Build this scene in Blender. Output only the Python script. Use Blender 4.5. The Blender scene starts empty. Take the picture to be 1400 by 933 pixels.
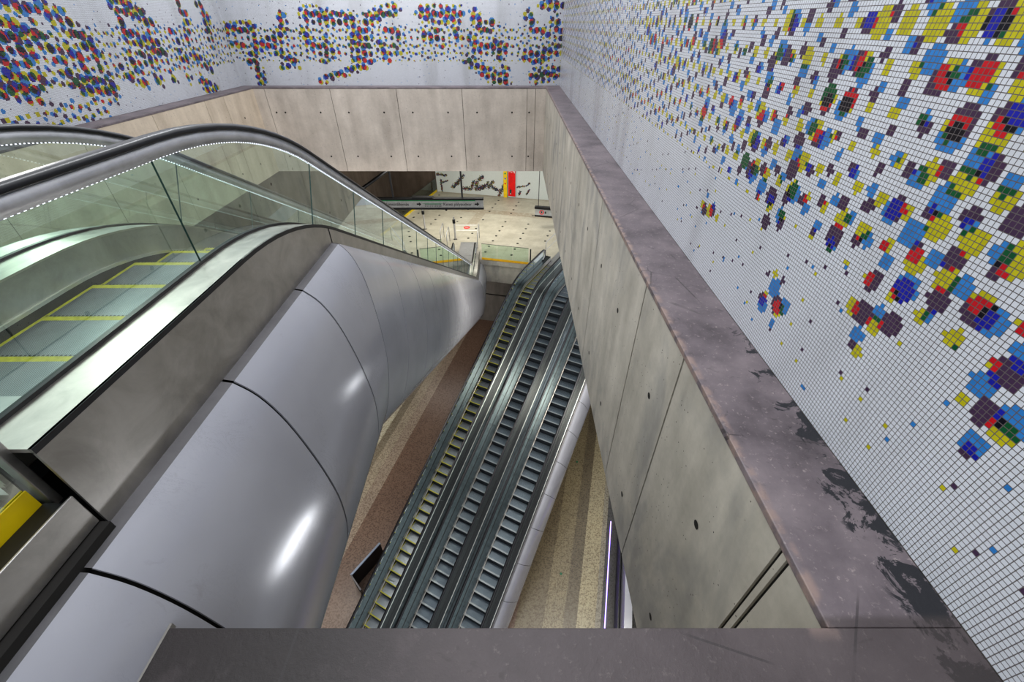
import bpy, bmesh, math, random
import numpy as np
from mathutils import Vector, Matrix
random.seed(7)
RNG = np.random.default_rng(11)
PI = math.pi
COL = bpy.context.scene.collection
ZM = -11.2          # concourse floor (camera is at z = 0)
ZB = -20.1          # platform floor
ZL = -2.0           # top of the concrete ledge
ZS = -5.1           # underside of the concrete shaft
TILE = 0.0235

# ------------------------------------------------------------------ helpers
def link(name, mesh, mat=None, parent=None):
    o = bpy.data.objects.new(name, mesh); COL.objects.link(o)
    if mat is not None:
        for m in (mat if isinstance(mat, (list, tuple)) else [mat]): mesh.materials.append(m)
    if parent is not None: o.parent = parent
    return o
def tag(o, label, cat, group=None):
    o['label'] = label; o['category'] = cat
    if group: o['group'] = group
    return o
def empty(name, loc, rz=0.0, label=None, cat=None, group=None, scale=1.0):
    o = bpy.data.objects.new(name, None); COL.objects.link(o)
    o.location = loc; o.rotation_euler = (0, 0, rz); o.scale = (scale,)*3
    o.empty_display_size = .2
    if label: tag(o, label, cat, group)
    return o
def structure(o):
    o['kind'] = 'structure'; return o

class MB:
    """collects shapes, builds ONE mesh object"""
    def __init__(s): s.v = []; s.f = []; s.m = []; s.sm = []
    def add(s, vs, fs, mi=0, smooth=False):
        b = len(s.v); s.v += [tuple(v) for v in vs]
        for f in fs: s.f.append([b+i for i in f]); s.m.append(mi); s.sm.append(smooth)
    def box(s, x0, x1, y0, y1, z0, z1, mi=0):
        vs = [(x0,y0,z0),(x1,y0,z0),(x1,y1,z0),(x0,y1,z0),(x0,y0,z1),(x1,y0,z1),(x1,y1,z1),(x0,y1,z1)]
        s.add(vs, [(0,3,2,1),(4,5,6,7),(0,1,5,4),(1,2,6,5),(2,3,7,6),(3,0,4,7)], mi)
    def prism(s, poly, z0, z1, mi=0):
        n = len(poly)
        vs = [(p[0],p[1],z0) for p in poly] + [(p[0],p[1],z1) for p in poly]
        s.add(vs, [tuple(range(n))[::-1], tuple(range(n,2*n))] + [(i,(i+1)%n,(i+1)%n+n,i+n) for i in range(n)], mi)
    def quad(s, a, b, c, d, mi=0): s.add([a,b,c,d], [(0,1,2,3)], mi)
    def slab(s, a, b, t, z0, z1, mi=0):
        """vertical slab of thickness t along plan line a-b"""
        dx, dy = b[0]-a[0], b[1]-a[1]; L = math.hypot(dx, dy); nx, ny = -dy/L*t/2, dx/L*t/2
        s.prism([(a[0]-nx,a[1]-ny),(b[0]-nx,b[1]-ny),(b[0]+nx,b[1]+ny),(a[0]+nx,a[1]+ny)], z0, z1, mi)
    def tube(s, pts, r, n=10, mi=0, closed=False):
        pts = [Vector(p) for p in pts]; N = len(pts); rings = []
        up = Vector((0,0,1)); prev = None
        for i, p in enumerate(pts):
            if closed: t = (pts[(i+1)%N]-pts[i-1]).normalized()
            else: t = (pts[min(i+1,N-1)]-pts[max(i-1,0)]).normalized()
            if prev is None:
                a = t.cross(up)
                if a.length < .1: a = t.cross(Vector((1,0,0)))
                a.normalize()
            else: a = (prev - t*prev.dot(t)).normalized()
            prev = a; b = t.cross(a)
            rings.append([p + (a*math.cos(k*2*PI/n) + b*math.sin(k*2*PI/n))*r for k in range(n)])
        vs = [v for r_ in rings for v in r_]; fs = []
        for i in range(N if closed else N-1):
            j = (i+1) % N
            for k in range(n): fs.append((i*n+k, i*n+(k+1)%n, j*n+(k+1)%n, j*n+k))
        if not closed: fs += [tuple(range(n))[::-1], tuple((N-1)*n+k for k in range(n))]
        s.add(vs, fs, mi, True)
    def cyl(s, c, r, z0, z1, n=20, mi=0, r2=None):
        r2 = r if r2 is None else r2
        vs = [(c[0]+r*math.cos(k*2*PI/n), c[1]+r*math.sin(k*2*PI/n), z0) for k in range(n)]
        vs += [(c[0]+r2*math.cos(k*2*PI/n), c[1]+r2*math.sin(k*2*PI/n), z1) for k in range(n)]
        s.add(vs, [(k,(k+1)%n,(k+1)%n+n,k+n) for k in range(n)], mi, True)
        s.add(vs[:n], [tuple(range(n))[::-1]], mi); s.add(vs[n:], [tuple(range(n))], mi)
    def sweep(s, rings, mi=0, closed=True, caps=True, smooth=False):
        n = len(rings[0]); vs = [v for r in rings for v in r]; fs = []
        for i in range(len(rings)-1):
            for k in range(n if closed else n-1):
                fs.append((i*n+k, i*n+(k+1)%n, (i+1)*n+(k+1)%n, (i+1)*n+k))
        s.add(vs, fs, mi, smooth)
        if caps and closed:
            s.add(rings[0], [tuple(range(n))[::-1]], mi); s.add(rings[-1], [tuple(range(n))], mi)
    def build(s, name, mat, parent=None, fix=True, bevel=0, weld=False):
        me = bpy.data.meshes.new(name); me.from_pydata(s.v, [], s.f)
        me.polygons.foreach_set('material_index', s.m); me.polygons.foreach_set('use_smooth', s.sm)
        if weld:
            bm = bmesh.new(); bm.from_mesh(me); bmesh.ops.remove_doubles(bm, verts=bm.verts[:], dist=.002); bm.to_mesh(me); bm.free()
        if fix:
            bm = bmesh.new(); bm.from_mesh(me); bmesh.ops.recalc_face_normals(bm, faces=bm.faces[:]); bm.to_mesh(me); bm.free()
        o = link(name, me, mat, parent)
        if bevel:
            md = o.modifiers.new('bevel', 'BEVEL'); md.width = bevel; md.segments = 2; md.limit_method = 'ANGLE'
        return o

def lettering(name, text, size, mat, parent, matrix, extrude=.004, align='CENTER'):
    cu = bpy.data.curves.new(name, 'FONT'); cu.body = text; cu.size = size; cu.extrude = extrude
    cu.align_x = align; cu.align_y = 'CENTER'
    tmp = bpy.data.objects.new('tmp', cu); COL.objects.link(tmp)
    dg = bpy.context.evaluated_depsgraph_get(); dg.update()
    me = bpy.data.meshes.new_from_object(tmp.evaluated_get(dg))
    bpy.data.objects.remove(tmp)
    me.transform(matrix); me.name = name; me.materials.clear()
    return link(name, me, mat, parent)

# ------------------------------------------------------------------ materials
class NT:
    def __init__(s, name):
        s.mat = bpy.data.materials.new(name); s.mat.use_nodes = True
        s.t = s.mat.node_tree; s.n = s.t.nodes; s.l = s.t.links
        s.b = s.n['Principled BSDF']
    def new(s, k, **kw):
        n = s.n.new(k)
        for a, b in kw.items(): setattr(n, a, b)
        return n
    def put(s, v, sock):
        if hasattr(v, 'is_output') or isinstance(v, bpy.types.NodeSocket): s.l.new(v, sock)
        else: sock.default_value = v
    def math(s, op, a, b=0.0, c=0.0, clamp=False):
        n = s.new('ShaderNodeMath', operation=op, use_clamp=clamp)
        s.put(a, n.inputs[0]); s.put(b, n.inputs[1]); s.put(c, n.inputs[2]); return n.outputs[0]
    def coords(s, scale=(1,1,1), kind='Object', rot=(0,0,0)):
        tc = s.new('ShaderNodeTexCoord'); mp = s.new('ShaderNodeMapping')
        mp.inputs['Scale'].default_value = scale; mp.inputs['Rotation'].default_value = rot
        s.l.new(tc.outputs[kind], mp.inputs[0]); return mp.outputs[0]
    def xyz(s, v):
        n = s.new('ShaderNodeSeparateXYZ'); s.l.new(v, n.inputs[0]); return n.outputs
    def noise(s, vec, scale, detail=4, rough=.5, dist=0):
        n = s.new('ShaderNodeTexNoise'); s.l.new(vec, n.inputs['Vector'])
        n.inputs['Scale'].default_value = scale; n.inputs['Detail'].default_value = detail
        n.inputs['Roughness'].default_value = rough; n.inputs['Distortion'].default_value = dist
        return n.outputs['Fac']
    def ramp(s, f, stops):
        n = s.new('ShaderNodeValToRGB'); s.put(f, n.inputs[0]); e = n.color_ramp.elements
        while len(e) < len(stops): e.new(.5)
        for i, (p, c) in enumerate(stops):
            e[i].position = p; e[i].color = (*c, 1) if len(c) == 3 else c
        return n.outputs[0]
    def step(s, f, a, b): # smooth 0..1 between a and b
        if a > b: return s.math('SUBTRACT', 1.0, s.step(f, b, a))
        n = s.new('ShaderNodeMapRange'); n.interpolation_type = 'SMOOTHSTEP'
        s.put(f, n.inputs[0]); n.inputs[1].default_value = a; n.inputs[2].default_value = b; return n.outputs[0]
    def mix(s, f, a, b, mode='MIX'):
        n = s.new('ShaderNodeMix', data_type='RGBA', blend_type=mode)
        s.put(f, n.inputs[0]); s.put(a if not isinstance(a, tuple) else (*a,1)[:4], n.inputs[6]); s.put(b if not isinstance(b, tuple) else (*b,1)[:4], n.inputs[7])
        return n.outputs[2]
    def bump(s, h, strength=.3, dist=.01):
        n = s.new('ShaderNodeBump'); s.put(h, n.inputs['Height']); n.inputs['Strength'].default_value = strength
        n.inputs['Distance'].default_value = dist; s.l.new(n.outputs[0], s.b.inputs['Normal'])
    def out(s, color=None, rough=None, metal=None, spec=None):
        if color is not None: s.put((*color,1) if isinstance(color, tuple) and len(color)==3 else color, s.b.inputs['Base Color'])
        if rough is not None: s.put(rough, s.b.inputs['Roughness'])
        if metal is not None: s.b.inputs['Metallic'].default_value = metal
        if spec is not None: s.b.inputs['Specular IOR Level'].default_value = spec
        return s.mat

def plain(name, color, rough=.5, metal=0, var=.12, scale=6):
    t = NT(name); v = t.coords()
    n = t.noise(v, scale, 3)
    c = t.ramp(n, [(.3, tuple(x*(1-var) for x in color)), (.7, tuple(min(1, x*(1+var)) for x in color))])
    return t.out(c, rough, metal)
def glow(name, color, strength):
    t = NT(name); t.out((0,0,0), .5)
    t.b.inputs['Emission Color'].default_value = (*color, 1); t.b.inputs['Emission Strength'].default_value = strength
    return t.mat

def concrete(name, c1, c2, blotch=False):
    t = NT(name); v = t.coords(); vs = t.coords((2.2, 2.2, .35))
    big = t.noise(vs, 1.0, 5, .55); fine = t.noise(v, 14, 6, .7); med = t.noise(v, 1.6, 4, .6)
    f = t.math('ADD', t.math('MULTIPLY', big, .6), t.math('MULTIPLY', med, .4))
    base = t.ramp(f, [(.34, c1), (.66, c2)])
    base = t.mix(t.step(fine, .3, .8), base, (.9,.9,.9), 'MULTIPLY')
    if blotch:
        bl = t.math('MULTIPLY', t.step(t.noise(t.coords((1,1,.6)), .9, 5, .6, .4), .47, .66), .55)
        base = t.mix(bl, base, (.20,.20,.20))
    # air holes
    vor = t.new('ShaderNodeTexVoronoi'); t.l.new(v, vor.inputs['Vector']); vor.inputs['Scale'].default_value = 17
    h = t.math('LESS_THAN', vor.outputs['Distance'], .10)
    sel = t.math('GREATER_THAN', t.noise(v, 3.1, 2), .52)
    hole = t.math('MULTIPLY', h, sel)
    base = t.mix(hole, base, (.06,.055,.05))
    t.bump(t.math('SUBTRACT', t.math('MULTIPLY', fine, .5), hole), .25, .01)
    return t.out(base, .72)

M = {}
M['concrete'] = concrete('shaft_concrete', (.35,.325,.275), (.58,.54,.465), True)
M['concrete_warm'] = concrete('warm_shaft_concrete', (.42,.37,.32), (.62,.555,.485))
M['concrete_tan'] = concrete('tan_shaft_concrete', (.46,.385,.30), (.66,.565,.45))
M['concrete_dark'] = concrete('dark_concrete', (.085,.075,.065), (.16,.145,.125))  # darkness of the space under the slab put into the colour
M['concrete_mid'] = concrete('slab_concrete', (.19,.18,.165), (.30,.285,.26))
M['concrete_brown_shade'] = concrete('shaded_brown_concrete', (.10,.075,.055), (.17,.13,.10))  # brown concrete darkened in colour for the shadow it stands in
M['gap'] = plain('dark_gap', (.018,.016,.014), .8)

def ledge_mat():
    t = NT('ledge_stone'); v = t.coords()
    a = t.noise(v, 2.0, 6, .62); b = t.noise(v, 26, 5, .75); c = t.noise(v, 7, 5, .65, 1.2)
    base = t.ramp(a, [(.32, (.085,.070,.076)), (.50, (.15,.125,.134)), (.70, (.22,.185,.192))])
    base = t.mix(t.step(b, .56, .70), base, (.30,.255,.25))
    base = t.mix(t.math('MULTIPLY', t.step(c, .60, .72), .55), base, (.055,.047,.05))
    x, y, z = t.xyz(v)
    # dark peeling stains next to the tiled wall, only near the viewer's end
    near = t.step(y, 3.6, .9)
    strip = t.math('MULTIPLY', t.step(x, 1.60, 1.80), near)
    blot = t.step(t.math('ADD', t.noise(v, 5.5, 7, .7, .8), t.math('MULTIPLY', strip, .14)), .60, .63)
    blot = t.math('MULTIPLY', blot, t.step(strip, .05, .35))
    base = t.mix(blot, base, (.022,.022,.026))
    # the near ledge is darker, most of all towards the left
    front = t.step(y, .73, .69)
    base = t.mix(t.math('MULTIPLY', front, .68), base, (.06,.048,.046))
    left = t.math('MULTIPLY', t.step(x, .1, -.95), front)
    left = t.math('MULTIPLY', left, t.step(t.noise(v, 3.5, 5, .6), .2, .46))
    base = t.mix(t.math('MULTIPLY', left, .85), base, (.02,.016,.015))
    # worn, paler inner arris
    e = t.math('MULTIPLY', t.step(x, 1.37, 1.33), t.step(t.noise(v, 9, 4), .40, .6))
    e = t.math('MULTIPLY', e, t.step(y, .6, .72))
    e = t.math('MULTIPLY', e, t.math('GREATER_THAN', x, 1.2))
    base = t.mix(t.math('MULTIPLY', e, .8), base, (.30,.22,.19))
    # hair cracks
    vo = t.new('ShaderNodeTexVoronoi', feature='DISTANCE_TO_EDGE'); wv = t.new('ShaderNodeMapping')
    t.l.new(v, vo.inputs['Vector']); vo.inputs['Scale'].default_value = 1.3
    cr = t.math('MULTIPLY', t.math('LESS_THAN', vo.outputs['Distance'], .006), t.step(t.noise(v, 1.5, 2), .50, .56))
    base = t.mix(t.math('MULTIPLY', cr, .6), base, (.04,.035,.035))
    t.bump(t.math('ADD', b, t.math('MULTIPLY', c, .6)), .45, .008)
    return t.out(base, t.math('MULTIPLY_ADD', a, .3, .38))
M['ledge'] = ledge_mat()

def mosaic_mat(horizontal):
    t = NT('glass_mosaic_'+'xy'[horizontal]); v = t.coords(); x, y, z = t.xyz(v)
    s_ = (x, y)[horizontal]
    fx = t.math('FRACT', t.math('DIVIDE', s_, TILE)); fz = t.math('FRACT', t.math('DIVIDE', t.math('SUBTRACT', z, ZL), TILE))
    g = .07
    def edge(q): return t.math('GREATER_THAN', t.math('ABSOLUTE', t.math('SUBTRACT', q, .5)), .5-g)
    gr = t.math('MAXIMUM', edge(fx), edge(fz))
    at = t.new('ShaderNodeAttribute', attribute_name='tile')
    stain = t.noise(t.coords((.5,.5,.12)), 3, 3)
    col = t.mix(t.step(stain, .45, .8), at.outputs['Color'], (.78,.77,.76), 'MULTIPLY')
    col = t.mix(gr, col, (.105,.09,.088))
    t.l.new(t.math('MULTIPLY_ADD', gr, .5, .22), t.b.inputs['Roughness'])
    t.bump(t.math('SUBTRACT', 1.0, gr), .2, .003)
    return t.out(col, None, 0, .45)

def steel(name, c=(.46,.455,.44), rough=.28, dirty=.5, stretch=(3,3,3), scratch=True, metal=1.0):
    t = NT(name); v = t.coords(stretch); v0 = t.coords()
    n = t.noise(v, 2.2, 6, .65, .6); n2 = t.noise(v0, 30, 4, .7)
    base = t.ramp(n, [(.30, tuple(x*(1-dirty*.6) for x in c)), (.65, c)])
    r = t.math('MULTIPLY_ADD', n, .35, rough-.12)
    if scratch:
        w = t.noise(t.coords((40, 1.2, 40)), 1.0, 4, .6)
        r = t.math('MULTIPLY_ADD', w, .12, r)
        t.bump(t.math('ADD', t.math('MULTIPLY', n2, .3), w), .06, .004)
    return t.out(base, r, metal)
M['steel'] = steel('stainless_steel')
M['steel_deck'] = steel('polished_deck_steel', (.63,.60,.55), .26, .35)
M['steel_side'] = steel('dull_side_steel', (.52,.50,.475), .26, .55, (1.5,1.5,1.5), metal=.9)
M['edge_dark'] = steel('dark_casing_edge', (.15,.145,.15), .4, .5, (2,2,2), metal=.5)
M['deck_low'] = steel('grey_deck_steel', (.095,.11,.115), .22, .5)
M['steel_track'] = steel('handrail_track_steel', (.62,.62,.64), .36, .35, metal=.8)
M['steel_dark'] = steel('dark_steel', (.085,.085,.09), .32, .3)
M['rubber'] = plain('black_rubber', (.008,.008,.010), .30, 0, .1)
M['brush'] = plain('black_brush', (.012,.013,.016), .7)
M['yellow'] = plain('yellow_edge_paint', (.36,.33,.02), .45, 0, .2, 30)
M['yellow_band'] = plain('yellow_band', (.62,.46,.004), .35, 0, .12, 6)
M['orange_band'] = plain('orange_band', (.75,.42,.02), .4, 0, .1)

def clad_mat():
    t = NT('lacquered_cladding'); v = t.coords(); x, y, z = t.xyz(v)
    a = t.noise(v, 1.1, 3); b = t.noise(t.coords((1,1,1)), 5, 6, .7, 1.5)
    base = t.ramp(a, [(.3, (.315,.315,.345)), (.7, (.38,.38,.41))])
    sm = t.math('MULTIPLY', t.step(b, .60, .75), .22)
    base = t.mix(sm, base, (.20,.19,.19))
    w = t.noise(t.coords((1,2,1)), 3, 8, .8, 2.5)
    sc = t.math('MULTIPLY', t.math('LESS_THAN', t.math('ABSOLUTE', t.math('SUBTRACT', w, .5)), .0035), t.step(t.noise(v, 1.4, 2), .52, .62))
    base = t.mix(t.math('MULTIPLY', sc, .5), base, (.12,.12,.13))
    return t.out(base, t.math('MULTIPLY_ADD', b, .10, .13), 0.1, .55)
M['clad'] = clad_mat()

def step_mat(name, c, cy):
    t = NT(name); v = t.coords(); x, y, z = t.xyz(v)
    f = t.math('FRACT', t.math('DIVIDE', x, .0125))
    g = t.math('GREATER_THAN', f, .5)
    n = t.noise(v, 9, 4)
    base = t.mix(g, t.ramp(n, [(.3, c), (.7, tuple(q*1.25 for q in c))]), tuple(q*.45 for q in c))
    t.bump(g, .35, .006)
    return t.out(base, .38, .75)
M['tread'] = step_mat('grooved_tread', (.27,.29,.31), 0)
M['tread_blue'] = step_mat('grooved_tread_blue', (.15,.18,.21), 0)
M['riser'] = plain('step_riser', (.035,.037,.042), .4, .5)
M['tread_front'] = plain('pale_step_front', (.22,.235,.24), .4, .6)
M['comb'] = steel('comb_plate', (.5,.5,.5), .35, .3)

def glass_mat(name, tint, refl=1.0):
    m = bpy.data.materials.new(name); m.use_nodes = True; nt = m.node_tree; n = nt.nodes; n.clear()
    o = n.new('ShaderNodeOutputMaterial'); tr = n.new('ShaderNodeBsdfTransparent'); gl = n.new('ShaderNodeBsdfGlossy')
    mx = n.new('ShaderNodeMixShader'); fr = n.new('ShaderNodeFresnel'); fr.inputs[0].default_value = 1.5
    mu = n.new('ShaderNodeMath'); mu.operation = 'MULTIPLY'; mu.inputs[1].default_value = refl; mu.use_clamp = True
    tr.inputs[0].default_value = (*tint, 1); gl.inputs[0].default_value = (.9,.96,.93,1); gl.inputs['Roughness'].default_value = .015
    nt.links.new(fr.outputs[0], mu.inputs[0]); nt.links.new(mu.outputs[0], mx.inputs[0])
    nt.links.new(tr.outputs[0], mx.inputs[1]); nt.links.new(gl.outputs[0], mx.inputs[2]); nt.links.new(mx.outputs[0], o.inputs[0])
    return m
M['glass'] = glass_mat('green_tinted_glass', (.74,.89,.81), 3.2)
M['glass_low'] = glass_mat('grey_green_glass', (.66,.74,.72), 1.0)
M['glass_fence'] = glass_mat('green_fence_glass', (.72,.86,.76), 1.2)
M['glass_edge'] = plain('glass_edge', (.02,.05,.045), .2)
def led_mat():
    t = NT('dotted_led'); v = t.coords(); x, y, z = t.xyz(v); t.out((.35,.36,.38), .3)
    f = t.math('LESS_THAN', t.math('FRACT', t.math('DIVIDE', y, .028)), .45)
    t.b.inputs['Emission Color'].default_value = (.85,.91,1.0,1)
    t.l.new(t.math('MULTIPLY', f, 1.7), t.b.inputs['Emission Strength']); return t.mat
M['led'] = led_mat()
M['led_purple'] = glow('led_purple', (.36,.25,1.0), 4)
M['red'] = plain('red_sign_paint', (.72,.006,.008), .35)
M['sign_yellow'] = plain('yellow_sign_paint', (.80,.55,.01), .35)
M['sign_grey'] = plain('pale_sign_panel', (.42,.43,.43), .3)
M['black'] = plain('black_paint', (.012,.012,.013), .35)
M['white'] = plain('white_paint', (.75,.75,.74), .4)
M['green'] = plain('green_line', (.02,.30,.10), .4)
M['blue'] = plain('blue_paint', (.05,.10,.50), .4)
M['stud'] = plain('dark_metal_stud', (.015,.015,.016), .4, .3)
M['stud_green'] = plain('green_stud', (.01,.12,.05), .3)
M['fig'] = plain('dark_pictogram', (.03,.05,.04), .4)

def concourse_floor():
    t = NT('concourse_stone'); v = t.coords(rot=(0,0,math.radians(13.6))); x, y, z = t.xyz(v); w = t.coords()
    fx = t.math('FRACT', t.math('DIVIDE', x, .86)); fy = t.math('FRACT', t.math('DIVIDE', y, .86))
    ln = t.math('MAXIMUM', t.math('LESS_THAN', fx, .012), t.math('LESS_THAN', fy, .012))
    n = t.noise(w, 1.2, 5, .6); sp = t.noise(w, 40, 4, .8)
    base = t.ramp(n, [(.3, (.40,.37,.29)), (.7, (.55,.52,.42))])
    base = t.mix(t.step(sp, .45, .75), base, (.8,.78,.74), 'MULTIPLY')
    base = t.mix(t.math('MULTIPLY', ln, .35), base, (.2,.18,.14))
    # tan guidance strips: one runs across, one branches towards the escalators, one along the mural
    r = (.30,.225,.15)
    a = t.math('MULTIPLY', t.math('LESS_THAN', t.math('ABSOLUTE', t.math('SUBTRACT', y, 29.35)), .38), .55)
    b = t.math('MULTIPLY', t.math('LESS_THAN', t.math('ABSOLUTE', t.math('ADD', x, 9.35)), .34), t.math('MULTIPLY', t.math('LESS_THAN', y, 29.1), t.math('GREATER_THAN', y, 26.6)))
    d = t.math('MULTIPLY', t.step(y, 32.4, 33.0), .5)
    k = t.math('MAXIMUM', t.math('MAXIMUM', a, t.math('MULTIPLY', b, .45)), d)
    base = t.mix(t.math('MULTIPLY', k, t.step(t.noise(w, 5, 4), .25, .55)), base, r)
    return t.out(base, .5)
def platform_floor():
    t = NT('platform_terrazzo'); v = t.coords(); x, y, z = t.xyz(v)
    w = t.math('SUBTRACT', x, t.math('MULTIPLY', y, .242))      # across the platform
    l = t.math('ADD', y, t.math('MULTIPLY', x, .242))           # along the platform
    sp = t.noise(v, 13, 3, .9); sp2 = t.noise(v, 5, 6, .85); n = t.noise(v, .5, 3)
    u = t.math('DIVIDE', t.math('ADD', w, 16.0), 20.0)
    def q(a): return (a+16)/20
    rp = t.new('ShaderNodeValToRGB'); rp.color_ramp.interpolation = 'CONSTANT'; t.l.new(u, rp.inputs[0])
    stops = [(-16,(.055,.05,.045)),(-13,(.52,.49,.37)),(-12.0,(.26,.225,.165)),(-11.5,(.37,.32,.24)),(-10.95,(.33,.27,.21)),(-10.33,(.19,.128,.095)),
             (-1.6,(.17,.135,.08)),(-.45,(.255,.21,.125)),(.44,(.175,.14,.085)),(.98,(.40,.345,.215)),(1.80,(.30,.27,.2)),(2.02,(.07,.065,.06))]
    e = rp.color_ramp.elements
    while len(e) < len(stops): e.new(.9)
    for i, (a, c) in enumerate(stops): e[i].position = max(0, q(a)); e[i].color = (*c, 1)
    base = rp.outputs[0]
    base = t.mix(t.step(sp, .46, .60), base, (.50,.45,.40), 'MULTIPLY')
    base = t.mix(t.step(sp2, .52, .75), base, (.78,.75,.72), 'MULTIPLY')
    base = t.mix(t.step(n, .3, .7), base, (.86,.86,.88), 'MULTIPLY')
    # ribs of the tactile strips and slab joints
    rib = t.math('GREATER_THAN', t.math('FRACT', t.math('DIVIDE', l, .10)), .6)
    def band(a, b): return t.math('MULTIPLY', t.math('GREATER_THAN', w, a), t.math('LESS_THAN', w, b))
    tac = t.math('MAXIMUM', band(-12.0, -11.5), band(.44, .98))
    base = t.mix(t.math('MULTIPLY', t.math('MULTIPLY', tac, rib), .35), base, (.10,.085,.06))
    jl = t.math('LESS_THAN', t.math('FRACT', t.math('DIVIDE', l, 1.25)), .010)
    jw = t.math('LESS_THAN', t.math('FRACT', t.math('DIVIDE', w, 1.25)), .008)
    base = t.mix(t.math('MULTIPLY', t.math('MAXIMUM', jl, jw), .45), base, (.07,.06,.05))
    return t.out(base, .33)
M['floor_mid'] = concourse_floor(); M['floor_low'] = platform_floor()
M['floor_top'] = plain('upper_floor_stone', (.42,.43,.38), .35, 0, .1, 2)

FAR_STROKES= [(-10.81,-0.21,-9.58,-0.16,0.19),(-9.73,-0.21,-9.68,-0.65,0.16),(-8.41,0.18,-8.43,-0.03,0.16),(-8.4,-0.1,-8.82,-0.54,0.13),(-8.67,-0.43,-9.67,-0.78,0.19),(-9.74,-0.83,-10.12,-1.22,0.17),(-9.83,-1.22,-9.84,-1.87,0.17),(-9.06,-0.78,-8.37,-1.2,0.17),(-8.35,-1.15,-8.24,-1.34,0.08),(-10.52,-0.69,-10.04,-0.65,0.08),(-7.5,0.22,-5.89,0.05,0.27),(-7.71,-0.32,-7.56,-0.65,0.22),(-7.57,-0.69,-6.79,-0.88,0.25),(-6.89,-0.92,-7.22,-1.11,0.17),(-7.08,-0.38,-6.94,-0.47,0.11),(-8.99,-1.39,-8.3,-1.25,0.08),(-5.35,0.05,-4.78,0.26,0.21),(-4.78,0.26,-4.22,0.39,0.19),(-5.93,-0.38,-5.43,-0.32,0.24),(-5.95,-0.69,-5.56,-0.92,0.25),(-5.99,-1.11,-5.75,-1.2,0.2),(-4.96,-0.69,-4.75,-1.06,0.19),(-4.6,-0.25,-4.22,-0.38,0.19),(-5.37,-0.43,-5.57,-0.99,0.16),(-4.48,-0.78,-4.31,-0.92,0.11),(-3.31,0.3,-1.91,0.26,0.21),(-3.2,0.18,-2.08,0.09,0.19),(-3.32,-0.38,-2.69,-0.56,0.16),(-2.74,-0.56,-2.64,-0.65,0.11),(-2.11,-0.25,-1.97,-0.47,0.14),(-2.81,-0.21,-2.71,-0.29,0.08),(-1.38,0.22,-1.18,-0.03,0.19),(-1.19,-0.12,-0.87,-0.29,0.19),(-0.86,0.05,-0.64,-0.03,0.13),(-1.5,-0.47,-1.38,-0.78,0.19),(-1.38,-0.78,-0.28,-0.78,0.19),(-0.6,-0.65,-0.45,-1.01,0.19),(-1.68,-1.15,-1.08,-1.48,0.2),(-1.08,-1.53,-0.29,-1.87,0.26),(-0.28,-1.48,-0.29,-1.87,0.17),(1.1,0.55,1.79,0.47,0.18),(0.58,0.22,0.87,-0.25,0.16),(1.61,0.01,1.85,-0.38,0.21),(1.08,-0.21,1.36,-0.38,0.08),(0.56,-1.01,1.8,-0.83,0.22),(0.84,-1.15,1.26,-1.11,0.14),(0.91,-1.68,1.93,-1.53,0.26),(-7.47,-1.82,-5.64,-1.34,0.11),(-5.64,-1.34,-5.34,-1.22,0.08)]
LEFT_STROKES= [(11.17,0.32,12.18,0.3,0.09),(11.59,0.23,11.76,0.11,0.08),(12.11,0.16,12.34,0.06,0.08),(12.55,0.14,12.75,-0.14,0.14),(12.56,-0.11,12.97,-0.44,0.16),(12.74,-0.35,13.03,-0.67,0.16),(11.04,-0.06,11.34,0.0,0.09),(10.84,-0.21,11.23,-0.48,0.17),(11.24,-0.12,11.67,-0.26,0.13),(11.6,-0.23,11.88,-0.61,0.18),(10.64,-0.38,10.5,-0.66,0.09),(10.93,-0.47,11.14,-0.7,0.09),(12.25,-0.53,12.43,-0.71,0.12),(10.43,-0.83,10.69,-0.74,0.08),(10.13,-1.06,10.81,-1.27,0.2),(10.45,-1.01,11.14,-1.08,0.12),(10.88,-0.82,11.16,-1.05,0.08),(11.85,-1.04,12.25,-1.39,0.18),(12.05,-1.21,12.98,-1.39,0.2),(12.48,-0.79,12.42,-1.01,0.11),(12.98,-0.9,13.0,-1.06,0.09),(14.33,0.39,14.88,0.41,0.16),(14.68,0.32,15.28,0.17,0.18),(15.13,0.17,15.56,-0.06,0.15),(14.33,0.04,14.33,-0.32,0.14),(14.47,-0.32,14.95,-0.47,0.16),(15.2,-0.33,15.57,-0.7,0.13),(14.07,-0.77,14.23,-1.02,0.16),(14.54,-0.8,14.95,-0.96,0.15),(13.53,-1.02,13.89,-1.27,0.1),(14.11,-1.37,14.22,-1.43,0.08),(14.78,-1.35,14.91,-1.44,0.09),(15.47,-1.34,15.55,-1.43,0.09),(17.17,0.42,17.31,0.1,0.16),(17.27,0.1,16.95,-0.47,0.12),(16.28,-0.27,16.36,-0.45,0.09),(18.2,0.54,18.52,0.11,0.15),(18.31,0.01,18.2,-0.61,0.13),(16.26,-0.83,16.48,-0.94,0.14),(16.93,-0.87,17.65,-1.33,0.15),(16.3,-1.33,16.3,-1.54,0.07),(16.83,-1.54,17.02,-1.86,0.15),(17.13,-1.72,17.63,-1.98,0.13),(15.12,-0.65,15.32,-0.73,0.11)]
LEFT_LOW= [(11.01,-1.62,12.87,-1.71,0.07),(10.61,-1.78,12.46,-1.91,0.07),(9.74,-1.56,10.56,-1.84,0.05)]
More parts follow.
